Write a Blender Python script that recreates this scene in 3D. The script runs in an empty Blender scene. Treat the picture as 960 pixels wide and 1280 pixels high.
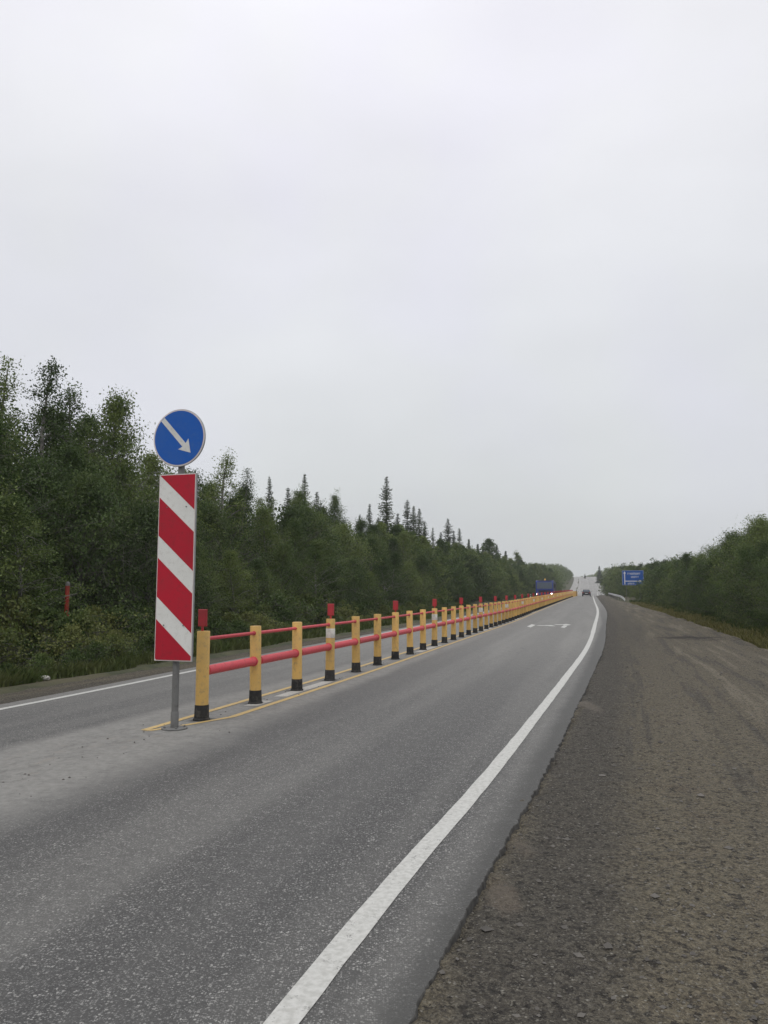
import bpy, math, random
import numpy as np
from mathutils import Vector, Matrix

R = math.radians
sc = bpy.context.scene
COL = sc.collection
rng = np.random.default_rng(11)
random.seed(11)

# ------------------------------------------------------------------ camera
F_PX = 961.0
PITCH = math.atan((739 - 640) / F_PX)
CAM_H = 1.6
cam_d = bpy.data.cameras.new("camera")
cam = bpy.data.objects.new("camera", cam_d)
COL.objects.link(cam)
cam_d.sensor_fit = 'VERTICAL'
cam_d.sensor_height = 24.0
cam_d.lens = 24.0 * F_PX / 1280.0
cam_d.clip_start = 0.05
cam_d.clip_end = 9000
cam.location = (0, 0, CAM_H)
cam.rotation_euler = (math.pi / 2 + PITCH, 0, 0)
sc.camera = cam
sc.render.resolution_x = 768
sc.render.resolution_y = 1024

# ------------------------------------------------------------------ world: overcast sky
SUN_EL, SUN_ROT = R(55), R(200)
w = bpy.data.worlds.new("World")
sc.world = w
w.use_nodes = True
nt = w.node_tree
for n in list(nt.nodes):
    nt.nodes.remove(n)
def N(tree, typ, **kw):
    n = tree.nodes.new(typ)
    for k, v in kw.items():
        setattr(n, k, v)
    return n
L = nt.links.new
sky = N(nt, 'ShaderNodeTexSky', sky_type='NISHITA', sun_disc=False)
sky.sun_elevation = SUN_EL
sky.sun_rotation = SUN_ROT
sky.dust_density = 3.0
tc = N(nt, 'ShaderNodeTexCoord')
sx = N(nt, 'ShaderNodeSeparateXYZ')
L(tc.outputs['Generated'], sx.inputs[0])
ramp = N(nt, 'ShaderNodeValToRGB')
cr = ramp.color_ramp
while len(cr.elements) < 5:
    cr.elements.new(0.5)
for e, (p, c) in zip(cr.elements, [(0.0, (.64, .662, .665)), (0.13, (.70, .722, .73)), (0.35, (.81, .825, .86)),
                                   (0.62, (.925, .925, .965)), (1.0, (1.38, 1.37, 1.36))]):
    e.position = p
    e.color = (*c, 1)
L(sx.outputs['Z'], ramp.inputs[0])
mpn = N(nt, 'ShaderNodeMapping')
mpn.inputs['Scale'].default_value = (1.0, 1.0, 2.2)
L(tc.outputs['Generated'], mpn.inputs['Vector'])
cn = N(nt, 'ShaderNodeTexNoise')
cn.inputs['Scale'].default_value = 2.1
cn.inputs['Detail'].default_value = 5
cn.inputs['Roughness'].default_value = .45
L(mpn.outputs[0], cn.inputs['Vector'])
mr = N(nt, 'ShaderNodeMapRange')
mr.inputs['From Min'].default_value = .3
mr.inputs['From Max'].default_value = .7
mr.inputs['To Min'].default_value = 9.35
mr.inputs['To Max'].default_value = 10.75
L(cn.outputs['Fac'], mr.inputs['Value'])
vm = N(nt, 'ShaderNodeVectorMath', operation='SCALE')
L(ramp.outputs[0], vm.inputs[0])
L(mr.outputs[0], vm.inputs['Scale'])
# faint lilac areas in the cloud
cn2 = N(nt, 'ShaderNodeTexNoise')
cn2.inputs['Scale'].default_value = 3.1
cn2.inputs['Detail'].default_value = 3
L(tc.outputs['Generated'], cn2.inputs['Vector'])
mr2 = N(nt, 'ShaderNodeMapRange')
mr2.inputs['From Min'].default_value = .45
mr2.inputs['From Max'].default_value = .65
L(cn2.outputs['Fac'], mr2.inputs['Value'])
tint = N(nt, 'ShaderNodeMix', data_type='RGBA', blend_type='MULTIPLY')
L(mr2.outputs[0], tint.inputs[0])
L(ramp.outputs[0], tint.inputs[6])
tint.inputs[7].default_value = (.995, .985, 1.03, 1)
L(tint.outputs[2], vm.inputs[0])
mx = N(nt, 'ShaderNodeMix', data_type='RGBA')
mx.inputs[0].default_value = .95
L(sky.outputs[0], mx.inputs[6])
L(vm.outputs[0], mx.inputs[7])
bg = N(nt, 'ShaderNodeBackground')
bg.inputs['Strength'].default_value = 0.1
L(mx.outputs[2], bg.inputs[0])
out = N(nt, 'ShaderNodeOutputWorld')
L(bg.outputs[0], out.inputs[0])

sun_d = bpy.data.lights.new("sun", 'SUN')
sun_d.energy = 0.7
sun_d.angle = R(40)
sun_d.color = (1.0, .97, .93)
sun = bpy.data.objects.new("sun", sun_d)
COL.objects.link(sun)
# the direction of the sky's sun
sd = Vector((math.sin(SUN_ROT) * math.cos(SUN_EL), math.cos(SUN_ROT) * math.cos(SUN_EL), math.sin(SUN_EL)))
sun.rotation_euler = sd.to_track_quat('Z', 'Y').to_euler()
sc.view_settings.view_transform = 'Standard'
sc.view_settings.look = 'None'
sc.view_settings.exposure = 0.0
sc.view_settings.gamma = 1.0

# ------------------------------------------------------------------ curves of the place
def spline(tab):
    xs = np.array([a for a, b in tab], float)
    ys = np.array([b for a, b in tab], float)
    d = np.diff(ys) / np.diff(xs)
    m = np.empty(len(xs))
    m[0], m[-1] = d[0], d[-1]
    for i in range(1, len(xs) - 1):
        if d[i - 1] * d[i] <= 0:
            m[i] = 0
        else:
            w1 = 2 * (xs[i + 1] - xs[i]) + (xs[i] - xs[i - 1])
            w2 = (xs[i + 1] - xs[i]) + 2 * (xs[i] - xs[i - 1])
            m[i] = (w1 + w2) / (w1 / d[i - 1] + w2 / d[i])
    def f(x):
        x = np.asarray(x, float)
        i = np.clip(np.searchsorted(xs, x) - 1, 0, len(xs) - 2)
        h = xs[i + 1] - xs[i]
        t = (x - xs[i]) / h
        r = ((2*t**3 - 3*t**2 + 1) * ys[i] + (t**3 - 2*t**2 + t) * h * m[i]
             + (-2*t**3 + 3*t**2) * ys[i+1] + (t**3 - t**2) * h * m[i+1])
        return r
    return f
xc = spline([(-80, -29.6), (0, -5.25), (9.82, -2.28), (15.86, -.47), (22.05, 1.27), (39, 6.05), (54, 10.15), (100, 22.8),
             (170, 42.0), (320, 84.5), (560, 146), (690, 176), (760, 180), (830, 172), (1000, 130), (1500, 60), (3500, -400)])
zr = spline([(-80, 0), (0, 0), (40, 0), (60, .1), (100, .3), (150, .47), (185, .5), (215, .35), (260, .1), (320, 1.5),
             (420, 5.6), (560, 11.6), (620, 13.0), (680, 12.6), (900, 8), (1500, 0), (3500, -5)])
_xw = spline([(-80, -26.5), (0, -1.36), (3.04, -.38), (4.24, .0), (6.48, .77), (8.7, 1.50), (14.16, 3.26), (21.45, 5.56), (39, 10.62), (58, 16.0), (94, 25.6), (170, 45.9)])
_dwf = spline([(170, 3.9), (3500, 3.9)])
def dw(y):                                                    # right edge line
    y = np.asarray(y, float)
    return np.where(y < 170, _xw(np.minimum(y, 170)) - xc(y), 3.9)
dl = spline([(-80, -3.2), (10, -3.2), (19, -3.42), (40, -3.5), (3500, -3.6)])   # left edge line
de = spline([(-80, .47), (18, .47), (30, .5), (55, .65), (100, .7), (3500, .8)])     # asphalt beyond the right line
dlot = spline([(-80, 5.6), (0, 5.4), (20, 5.0), (40, 5.0), (57, 4.5), (85, 4.0), (110, 3.3), (250, 3.0), (3500, 3.0)])

def ray(px, py):
    c, s = math.cos(PITCH), math.sin(PITCH)
    dx, dz = (px - 480) / F_PX, (640 - py) / F_PX
    Fw, U = c - s * dz, s + c * dz
    return dx / Fw, U / Fw          # X/Y, (z-h)/Y

def unpix(px, py):                  # point of the ground seen there (measuring aid for painted marks)
    a, b = ray(px, py)
    Y = 20.0
    for _ in range(40):
        Y = (float(zr(Y)) - CAM_H) / b
    return a * Y, Y

# ------------------------------------------------------------------ materials
def mat(name):
    m = bpy.data.materials.new(name)
    m.use_nodes = True
    t = m.node_tree
    return m, t, t.nodes['Principled BSDF']

def grimy(name, col, dirt, rough=.5, amt=.55):
    """outdoor paint: faded patches, road spray and scratches; each copy a little different"""
    m, t, b = mat(name)
    g = G(t)
    P = N(t, 'ShaderNodeTexCoord').outputs['Object']
    oi = N(t, 'ShaderNodeObjectInfo')
    ov = N(t, 'ShaderNodeVectorMath', operation='ADD')
    t.links.new(P, ov.inputs[0])
    sc_ = N(t, 'ShaderNodeVectorMath', operation='SCALE')
    sc_.inputs[0].default_value = (31, 17, 9)
    t.links.new(oi.outputs['Random'], sc_.inputs['Scale'])
    t.links.new(sc_.outputs[0], ov.inputs[1])
    Q = ov.outputs[0]
    fade = g.rng(g.noise(Q, 4, 5, .6), .35, .7)
    c = g.mix(g.m('MULTIPLY', fade, .55), col, tuple(.7 * x + .3 * y for x, y in zip(col, dirt)))
    spray = g.rng(g.noise(Q, 16, 8, .75), .50, .66, 0.0, amt)
    c = g.mix(spray, c, dirt)
    scr = g.m('MULTIPLY', g.rng(g.noise(g.stretch(Q, (40, 40, 3)), 2.0, 3, .6), .66, .70), g.rng(g.noise(Q, 3, 2), .5, .6, 0, amt))
    c = g.mix(scr, c, tuple(x * .35 for x in dirt))
    hs = N(t, 'ShaderNodeHueSaturation')
    t.links.new(c, hs.inputs['Color'])
    t.links.new(g.rng(oi.outputs['Random'], 0, 1, .88, 1.10, False), hs.inputs['Value'])
    t.links.new(hs.outputs[0], b.inputs['Base Color'])
    t.links.new(g.rng(spray, 0, .5, rough, .85), b.inputs['Roughness'])
    b.inputs['Specular IOR Level'].default_value = .25
    return m

def plain(name, col, rough=.5, metal=0.0, emit=None, var=.12, scale=6.0, bump=0.0, dirt=None):
    m, t, b = mat(name)
    g = N(t, 'ShaderNodeTexCoord')
    n = N(t, 'ShaderNodeTexNoise')
    n.inputs['Scale'].default_value = scale
    n.inputs['Detail'].default_value = 6
    t.links.new(g.outputs['Object'], n.inputs['Vector'])
    mxx = N(t, 'ShaderNodeMix', data_type='RGBA')
    mrn = N(t, 'ShaderNodeMapRange')
    mrn.inputs['From Min'].default_value = .35
    mrn.inputs['From Max'].default_value = .7
    t.links.new(n.outputs['Fac'], mrn.inputs['Value'])
    t.links.new(mrn.outputs[0], mxx.inputs[0])
    mxx.inputs[6].default_value = (*col, 1)
    d = dirt if dirt else tuple(c * (1 - var * 2) + .01 for c in col)
    mxx.inputs[7].default_value = (*d, 1)
    t.links.new(mxx.outputs[2], b.inputs['Base Color'])
    b.inputs['Roughness'].default_value = rough
    b.inputs['Metallic'].default_value = metal
    if bump:
        bp = N(t, 'ShaderNodeBump')
        bp.inputs['Strength'].default_value = bump
        bp.inputs['Distance'].default_value = .01
        t.links.new(n.outputs['Fac'], bp.inputs['Height'])
        t.links.new(bp.outputs[0], b.inputs['Normal'])
    if emit:
        b.inputs['Emission Color'].default_value = (*emit[0], 1)
        b.inputs['Emission Strength'].default_value = emit[1]
    return m

class G:
    """small helper for writing shader maths"""
    def __init__(s, t):
        s.t = t
    def put(s, n, i, v):
        if hasattr(v, 'is_output') or isinstance(v, bpy.types.NodeSocket):
            s.t.links.new(v, n.inputs[i])
        else:
            n.inputs[i].default_value = v
    def m(s, op, a, b=0.0, c=None, clamp=False):
        n = N(s.t, 'ShaderNodeMath', operation=op, use_clamp=clamp)
        s.put(n, 0, a)
        s.put(n, 1, b)
        if c is not None:
            s.put(n, 2, c)
        return n.outputs[0]
    def rng(s, v, a, b, c=0.0, d=1.0, smooth=True):
        n = N(s.t, 'ShaderNodeMapRange')
        n.interpolation_type = 'SMOOTHSTEP' if smooth else 'LINEAR'
        s.put(n, 0, v)
        for i, q in enumerate((a, b, c, d)):
            s.put(n, i + 1, q)
        return n.outputs[0]
    def mix(s, f, a, b):
        n = N(s.t, 'ShaderNodeMix', data_type='RGBA')
        s.put(n, 0, f)
        for i, q in ((6, a), (7, b)):
            if isinstance(q, tuple) and len(q) == 3:
                q = (*q, 1)
            s.put(n, i, q)
        return n.outputs[2]
    def noise(s, vec, scale, detail=4, rough=.5):
        n = N(s.t, 'ShaderNodeTexNoise')
        s.put(n, 'Vector', vec)
        n.inputs['Scale'].default_value = scale
        n.inputs['Detail'].default_value = detail
        n.inputs['Roughness'].default_value = rough
        return n.outputs['Fac']
    def voro(s, vec, scale, feat='F1', out='Distance'):
        n = N(s.t, 'ShaderNodeTexVoronoi', feature=feat)
        s.put(n, 'Vector', vec)
        n.inputs['Scale'].default_value = scale
        return n.outputs[out]
    def stretch(s, vec, v3):
        n = N(s.t, 'ShaderNodeVectorMath', operation='MULTIPLY')
        s.put(n, 0, vec)
        n.inputs[1].default_value = v3
        return n.outputs[0]
    def val(s, col):
        n = N(s.t, 'ShaderNodeSeparateColor')
        s.put(n, 0, col)
        return n.outputs[0]

def setup(t):
    g = G(t)
    tcd = N(t, 'ShaderNodeTexCoord')
    uvn = N(t, 'ShaderNodeUVMap', uv_map='metres')
    sp = N(t, 'ShaderNodeSeparateXYZ')
    t.links.new(uvn.outputs[0], sp.inputs[0])
    return g, tcd.outputs['Object'], uvn.outputs[0], sp.outputs[0], sp.outputs[1]

def line_off(g, Y):
    return g.rng(Y, 2.0, 40.0, 3.95, 4.57, False)

def asphalt_nodes(g, P, UV, V, Y):
    """colour and height of the worn asphalt; V = metres right of the barrier line, Y = metres along"""
    cellc = g.voro(P, 62, 'F1', 'Color')
    cell = g.val(cellc)
    dist = g.voro(P, 62, 'F1', 'Distance')
    big = g.noise(P, .55, 4)
    fine = g.noise(P, 220, 2)
    st = g.stretch(UV, (1.0, .06, 1.0))
    lanes = g.noise(st, 2.2, 4)
    cell3 = g.val(g.voro(P, 118, 'F1', 'Color'))
    dist3 = g.voro(P, 118, 'F1', 'Distance')
    patch = g.rng(g.noise(P, 9, 5, .7), .3, .65, .45, 1.0)
    stone = g.m('MULTIPLY', g.rng(cell, .66, .8), g.rng(dist, .5, .25))
    stone3 = g.m('MULTIPLY', g.rng(cell3, .48, .72), g.rng(dist3, .6, .3))
    stone = g.m('MULTIPLY', g.m('MAXIMUM', g.m('MULTIPLY', stone, .8), stone3), patch)
    dark = g.mix(g.rng(fine, .3, .7), (.026, .026, .026), (.088, .087, .083))
    dark = g.mix(g.m('MULTIPLY', g.rng(cell, .0, .35, 1.0, 0.0), .5), dark, (.10, .098, .094))
    stonec = g.mix(g.rng(cell, .7, 1.0), (.22, .22, .21), (.46, .455, .43))
    base = g.mix(stone, dark, stonec)
    # dust lies along the barrier, and more before its tip; a paler band between the wheel tracks and on the hard strip
    wob = g.m('MULTIPLY', g.m('SUBTRACT', big, .5), .9)
    va = g.m('ABSOLUTE', g.m('ADD', g.m('ADD', V, g.m('MULTIPLY', wob, .6)), .02))
    wid = g.rng(Y, 5.0, 20.0, .85, .40)
    d1 = g.rng(va, wid, g.m('ADD', wid, .55), 1.0, 0.0)
    mid = g.rng(g.m('ABSOLUTE', g.m('ADD', V, -2.2)), .15, .7, .20, .0)
    VE = g.m('SUBTRACT', V, line_off(g, Y))
    sh = g.rng(g.m('ABSOLUTE', g.m('ADD', VE, -.27)), .05, .22, .28, .0)
    lft = g.rng(V, -2.9, -3.5, 0.0, .55)
    dust = g.m('MAXIMUM', g.m('MAXIMUM', d1, mid), g.m('MAXIMUM', sh, lft))
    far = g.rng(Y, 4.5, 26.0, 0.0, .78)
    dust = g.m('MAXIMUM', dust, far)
    dust = g.m('MULTIPLY', dust, g.rng(g.noise(P, 5, 6, .65), .25, .6, .55, .98))
    dust = g.m('ADD', dust, g.m('MULTIPLY', g.rng(lanes, .4, .62), .16), clamp=True)
    dcol = g.mix(g.rng(g.noise(P, 14, 8, .7), .35, .65), (.178, .175, .162), (.232, .228, .212))
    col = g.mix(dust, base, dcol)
    # dried mud crumbs in front of the barrier's tip
    mud = g.m('MULTIPLY', g.rng(g.noise(g.stretch(UV, (1.0, .45, 1)), 5.5, 8, .7), .56, .63),
              g.m('MULTIPLY', g.rng(g.m('ABSOLUTE', g.m('ADD', V, .25)), .25, .6, 1.0, 0.0), g.rng(Y, 9.4, 9.0)))
    col = g.mix(g.m('MULTIPLY', mud, .75), col, (.215, .20, .175))
    mud2 = g.m('MULTIPLY', g.rng(g.noise(g.stretch(UV, (1.0, .5, 1)), 7.5, 8, .7), .55, .60),
               g.m('MULTIPLY', g.rng(g.m('ABSOLUTE', g.m('ADD', V, .25)), .25, .6, 1.0, 0.0), g.rng(Y, 9.4, 9.0)))
    col = g.mix(g.m('MULTIPLY', mud2, .32), col, (.08, .076, .07))
    es = g.rng(g.m('ADD', VE, g.m('MULTIPLY', g.m('SUBTRACT', g.noise(P, 3, 5, .6), .5), .22)), .24, .44, 0.0, .78)
    es = g.m('MULTIPLY', es, g.rng(Y, 90.0, 20.0, .25, 1.0))
    col = g.mix(es, col, (.060, .060, .056))
    hill_glare = g.mix(g.rng(g.noise(P, .12, 3), .4, .6), (.25, .247, .237), (.30, .295, .28))  # sky glare on the far hill, put into the asphalt colour
    col = g.mix(g.rng(Y, 235.0, 320.0, 0.0, .9), col, hill_glare)
    # contact shade and grime painted as dark rings round the barrier feet
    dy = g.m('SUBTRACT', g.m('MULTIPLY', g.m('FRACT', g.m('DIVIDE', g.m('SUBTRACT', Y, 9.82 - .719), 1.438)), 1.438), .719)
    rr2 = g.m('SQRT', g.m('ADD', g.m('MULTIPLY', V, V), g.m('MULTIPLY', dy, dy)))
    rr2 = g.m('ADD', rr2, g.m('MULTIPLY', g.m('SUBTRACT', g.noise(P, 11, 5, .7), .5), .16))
    foot_dark = g.m('MULTIPLY', g.rng(rr2, .19, .10), g.m('MULTIPLY', g.m('GREATER_THAN', Y, 9.2), g.rng(Y, 30.0, 20.0)))
    col = g.mix(g.m('MULTIPLY', foot_dark, .8), col, (.035, .033, .030))
    # oily darker wheel paths, long soft streaks
    wp = g.m('MULTIPLY', g.rng(g.m('ABSOLUTE', g.m('ADD', V, -1.15)), .25, .65, 1.0, 0.0), g.rng(Y, 40.0, 8.0, .15, .5))
    wp2 = g.m('MULTIPLY', g.rng(g.m('ABSOLUTE', g.m('ADD', V, -3.1)), .25, .7, 1.0, 0.0), g.rng(Y, 40.0, 8.0, .12, .3))
    col = g.mix(g.m('MULTIPLY', g.m('MAXIMUM', wp, wp2), g.rng(lanes, .3, .6, .5, 1.0)), col, g.mix(.55, base, (.045, .045, .046)))
    h = g.m('ADD', g.m('MULTIPLY', g.rng(dist, .6, .1), g.m('SUBTRACT', 1.0, g.m('MULTIPLY', dust, .7))), g.m('MULTIPLY', fine, .3))
    return col, h, base, dust

def mat_asphalt():
    m, t, b = mat("worn_asphalt")
    g, P, UV, V, Y = setup(t)
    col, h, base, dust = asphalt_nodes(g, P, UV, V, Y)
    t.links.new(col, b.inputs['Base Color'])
    b.inputs['Roughness'].default_value = .78
    b.inputs['Specular IOR Level'].default_value = .45
    bp = N(t, 'ShaderNodeBump')
    bp.inputs['Strength'].default_value = .5
    bp.inputs['Distance'].default_value = .006
    t.links.new(h, bp.inputs['Height'])
    t.links.new(bp.outputs[0], b.inputs['Normal'])
    return m

def mat_paint(name, c1, c2, wear=.45, amt=.85):
    m, t, b = mat(name)
    g, P, UV, V, Y = setup(t)
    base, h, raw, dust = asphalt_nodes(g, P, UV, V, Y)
    n1 = g.noise(P, 9, 8, .75)
    n2 = g.noise(P, 90, 3, .6)
    k = g.rng(g.m('ADD', g.m('MULTIPLY', n1, .6), g.m('MULTIPLY', n2, .4)), wear - .06, wear + .05)
    col = g.mix(g.rng(g.noise(P, 30, 5), .35, .7), (*c1,), (*c2,))
    col = g.mix(g.m('MULTIPLY', k, amt), base, col)
    t.links.new(col, b.inputs['Base Color'])
    b.inputs['Roughness'].default_value = .65
    bp = N(t, 'ShaderNodeBump')
    bp.inputs['Strength'].default_value = .35
    bp.inputs['Distance'].default_value = .004
    t.links.new(h, bp.inputs['Height'])
    t.links.new(bp.outputs[0], b.inputs['Normal'])
    return m

def mat_gravel(name, lot=True):
    m, t, b = mat(name)
    g, P, UV, V, Y = setup(t)
    c1 = g.val(g.voro(P, 48, 'F1', 'Color'))
    d1 = g.voro(P, 48, 'F1', 'Distance')
    c2 = g.val(g.voro(P, 120, 'F1', 'Color'))
    big = g.noise(P, .7, 5, .6)
    med = g.noise(P, 6, 6, .65)
    fin = g.noise(P, 34, 6, .75)
    st = g.noise(g.stretch(UV, (1.0, .05, 1)), 2.6, 5, .6)
    soil = g.mix(g.rng(fin, .32, .68), (.050, .042, .028), (.19, .165, .115))
    soil = g.mix(g.rng(med, .35, .7, 0, .5), soil, (.115, .103, .074))
    dk = g.mix(g.rng(fin, .32, .68), (.030, .027, .023), (.096, .088, .072))
    soil = g.mix(g.rng(g.noise(P, 1.1, 4), .55, .7, 0.0, .35), soil, (.10, .074, .052))
    if lot:
        # the tar-stained strip lies half a metre out from the asphalt; the rest is olive brown
        e = g.m('ADD', g.m('ADD', g.m('SUBTRACT', V, line_off(g, Y)), 3.97), g.m('MULTIPLY', g.m('SUBTRACT', big, .5), .7))
        k = g.m('MULTIPLY', g.m('MULTIPLY', g.rng(e, 4.35, 4.6), g.rng(e, 5.45, 4.95)), .9)
        k = g.m('MAXIMUM', k, g.m('MULTIPLY', g.rng(st, .53, .60), .75))
        k = g.m('MAXIMUM', k, g.m('MULTIPLY', g.rng(Y, 12.0, 30.0), g.m('MULTIPLY', g.rng(e, 6.9, 5.6), .6)))
        col = g.mix(k, soil, dk)
        pl = g.m('MULTIPLY', g.m('MULTIPLY', g.rng(st, .47, .38), g.rng(e, 5.6, 6.8)), .7)
        col = g.mix(pl, col, (.20, .175, .13))
    else:
        col = g.mix(g.rng(st, .4, .6, 0.0, .7), soil, dk)
    pale = g.mix(c1, (.10, .095, .085), (.28, .265, .23))
    col = g.mix(g.m('MULTIPLY', g.m('MULTIPLY', g.rng(c1, .90, .95), g.rng(d1, .5, .3)), .7), col, pale)
    cl = g.noise(P, 21, 4, .6)
    col = g.mix(g.m('MULTIPLY', g.rng(cl, .57, .62), .85), col, (.020, .018, .015))
    cl2 = g.noise(P, 55, 3, .6)
    col = g.mix(g.m('MULTIPLY', g.rng(cl2, .60, .66), .75), col, (.020, .018, .015))
    col = g.mix(g.m('MULTIPLY', g.rng(c1, .16, .08), .6), col, (.022, .020, .018))
    col = g.mix(g.m('MULTIPLY', g.rng(c2, .86, .95), .45), col, (.24, .225, .185))
    col = g.mix(g.m('MULTIPLY', g.rng(c2, .2, .08), .5), col, (.028, .025, .022))
    if lot:
        # two dry sandy patches by the asphalt edge and a wet mud streak farther off
        for (cx, cy, rx, ry, cc, am) in ((*unpix(627, 1112), .085, .26, (.155, .127, .098), .45), (*unpix(652, 1052), .06, .22, (.145, .122, .095), .35), (*unpix(730, 878), .13, .8, (.175, .152, .125), .45),
                                         (*unpix(862, 797), 1.1, .75, (.022, .019, .016), .85), (*unpix(895, 800), 1.3, .35, (.03, .027, .022), .6)):
            sp = N(t, 'ShaderNodeSeparateXYZ')
            t.links.new(P, sp.inputs[0])
            ax = g.m('DIVIDE', g.m('SUBTRACT', sp.outputs[0], cx + 0.0), rx)
            ay = g.m('DIVIDE', g.m('SUBTRACT', sp.outputs[1], cy), ry)
            r2 = g.m('ADD', g.m('MULTIPLY', ax, ax), g.m('MULTIPLY', ay, ay))
            r2 = g.m('ADD', r2, g.m('MULTIPLY', g.m('SUBTRACT', g.noise(P, 9, 8, .75), .5), 3.2))
            col = g.mix(g.m('MULTIPLY', g.rng(r2, 1.6, .2), am), col, cc)
    t.links.new(col, b.inputs['Base Color'])
    b.inputs['Roughness'].default_value = .92
    b.inputs['Specular IOR Level'].default_value = .3
    h = g.m('ADD', g.m('MULTIPLY', g.rng(d1, .7, .1), g.m('ADD', c1, -.1)), g.m('MULTIPLY', g.rng(g.voro(P, 120), .7, .1), g.m('MULTIPLY', c2, .5)))
    h = g.m('ADD', h, g.m('MULTIPLY', med, 1.2))
    bp = N(t, 'ShaderNodeBump')
    bp.inputs['Strength'].default_value = .9
    bp.inputs['Distance'].default_value = .02
    t.links.new(h, bp.inputs['Height'])
    t.links.new(bp.outputs[0], b.inputs['Normal'])
    return m

def mat_ground():
    m, t, b = mat("soil_and_moss")
    g, P, UV, V, Y = setup(t)
    n = g.noise(P, 1.3, 8, .65)
    n2 = g.noise(P, .25, 4)
    col = g.mix(g.rng(n, .35, .65), (.035, .042, .018), (.075, .075, .035))
    col = g.mix(g.rng(n2, .5, .65, 0, .7), col, (.09, .078, .045))
    vr = g.m('MULTIPLY', g.rng(V, 8.5, 9.6), g.rng(V, 12.0, 10.6))
    col = g.mix(g.m('MULTIPLY', vr, g.rng(n, .3, .6, .3, .9)), col, (.10, .088, .055))
    t.links.new(col, b.inputs['Base Color'])
    b.inputs['Roughness'].default_value = .95
    bp = N(t, 'ShaderNodeBump')
    bp.inputs['Distance'].default_value = .05
    t.links.new(g.noise(P, 12, 6, .7), bp.inputs['Height'])
    t.links.new(bp.outputs[0], b.inputs['Normal'])
    return m

def mat_leaf(name, ca, cb, cc, trans=.25, rough=.6):
    """three greens mixed by leaf, by place and by tree"""
    m, t, b = mat(name)
    g = G(t)
    geo = N(t, 'ShaderNodeNewGeometry')
    oi = N(t, 'ShaderNodeObjectInfo')
    isl = geo.outputs['Random Per Island']
    n = g.noise(geo.outputs['Position'], 1.1, 4, .6)
    col = g.mix(isl, ca, cb)
    col = g.mix(g.rng(g.m('ADD', g.m('MULTIPLY', n, .7), g.m('MULTIPLY', oi.outputs['Random'], .45)), .48, .78, 0.0, .9), col, cc)
    hs = N(t, 'ShaderNodeHueSaturation')
    t.links.new(col, hs.inputs['Color'])
    t.links.new(g.rng(oi.outputs['Random'], 0, 1, .62, 1.32, False), hs.inputs['Value'])
    t.links.new(hs.outputs[0], b.inputs['Base Color'])
    b.inputs['Roughness'].default_value = rough
    b.inputs['Specular IOR Level'].default_value = .25
    tr = N(t, 'ShaderNodeBsdfTranslucent')
    t.links.new(hs.outputs[0], tr.inputs[0])
    ms = N(t, 'ShaderNodeMixShader')
    ms.inputs[0].default_value = trans
    t.links.new(b.outputs[0], ms.inputs[1])
    t.links.new(tr.outputs[0], ms.inputs[2])
    t.links.new(ms.outputs[0], t.nodes['Material Output'].inputs[0])
    return m

M = {}
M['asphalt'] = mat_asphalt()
M['white_line'] = mat_paint("white_road_paint", (.54, .54, .51), (.42, .42, .39), .395, .95)
M['yellow_line'] = mat_paint("yellow_road_paint", (.60, .42, .14), (.48, .34, .14), .42, .9)
M['old_white'] = mat_paint("old_white_paint", (.50, .48, .43), (.40, .38, .34), .42, .85)
M['gravel'] = mat_gravel("gravel_lot_soil")
M['gravel_left'] = mat_gravel("gravel_shoulder", False)
M['ground'] = mat_ground()
M['birch_leaf'] = mat_leaf("birch_leaves", (.041, .074, .019), (.086, .136, .036), (.116, .148, .040))
M['willow_leaf'] = mat_leaf("willow_leaves", (.044, .077, .023), (.092, .140, .041), (.118, .150, .046))
M['spruce_leaf'] = mat_leaf("spruce_needles", (.020, .036, .020), (.042, .062, .032), (.050, .066, .030), .08)
M['under_leaf'] = mat_leaf("undergrowth_leaves", (.045, .080, .020), (.095, .140, .038), (.125, .135, .042))
M['grass'] = mat_leaf("grass_blades", (.050, .085, .020), (.10, .145, .040), (.14, .155, .06), .3)
M['dry_grass'] = mat_leaf("dry_grass_blades", (.15, .16, .05), (.30, .27, .11), (.38, .32, .15), .3)
M['bark'] = plain("grey_bark", (.09, .085, .072), .9, var=.3, scale=14, bump=.5)
M['birch_bark'] = plain("pale_birch_bark", (.22, .21, .19), .8, scale=5, dirt=(.05, .047, .042), bump=.3)
M['yellow'] = grimy('yellow_post_plastic', (.63, .400, .125), (.33, .25, .14))
M['rail'] = grimy('coral_red_rail', (.58, .072, .090), (.36, .12, .12))
M['rubber'] = grimy('black_rubber', (.018, .018, .018), (.10, .093, .08), .7)
M['reflector'] = plain("red_reflector", (.42, .02, .03), .35, scale=10, dirt=(.30, .025, .03))
M['white_band'] = plain("white_reflective_band", (.72, .70, .64), .4, scale=16, dirt=(.52, .50, .45))
M['galv'] = grimy('galvanised_steel', (.14, .14, .135), (.085, .08, .072), .6)
M['steel_back'] = plain("sign_back_steel", (.33, .34, .34), .5, .5, scale=8)
M['sign_blue'] = grimy('sign_blue', (.006, .085, .37), (.06, .12, .27), .5, .22)
M['sign_white'] = grimy('sign_white', (.62, .62, .59), (.36, .34, .30), .5, .30)
M['sign_red'] = grimy('sign_red', (.44, .010, .028), (.20, .035, .04), .5, .32)
M['sign_rim'] = plain("sign_rim", (.62, .56, .54), .45, scale=6)
M['board_blue'] = plain("direction_board_blue", (.012, .085, .34), .45, scale=2)
M['truck_blue'] = plain("truck_blue_paint", (.010, .030, .21), .35, scale=2, dirt=(.018, .034, .14))
M['black'] = plain("black_plastic", (.015, .015, .016), .5, scale=8)
M['glass'] = plain("dark_window_glass", (.06, .08, .11), .08, scale=2)
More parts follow.
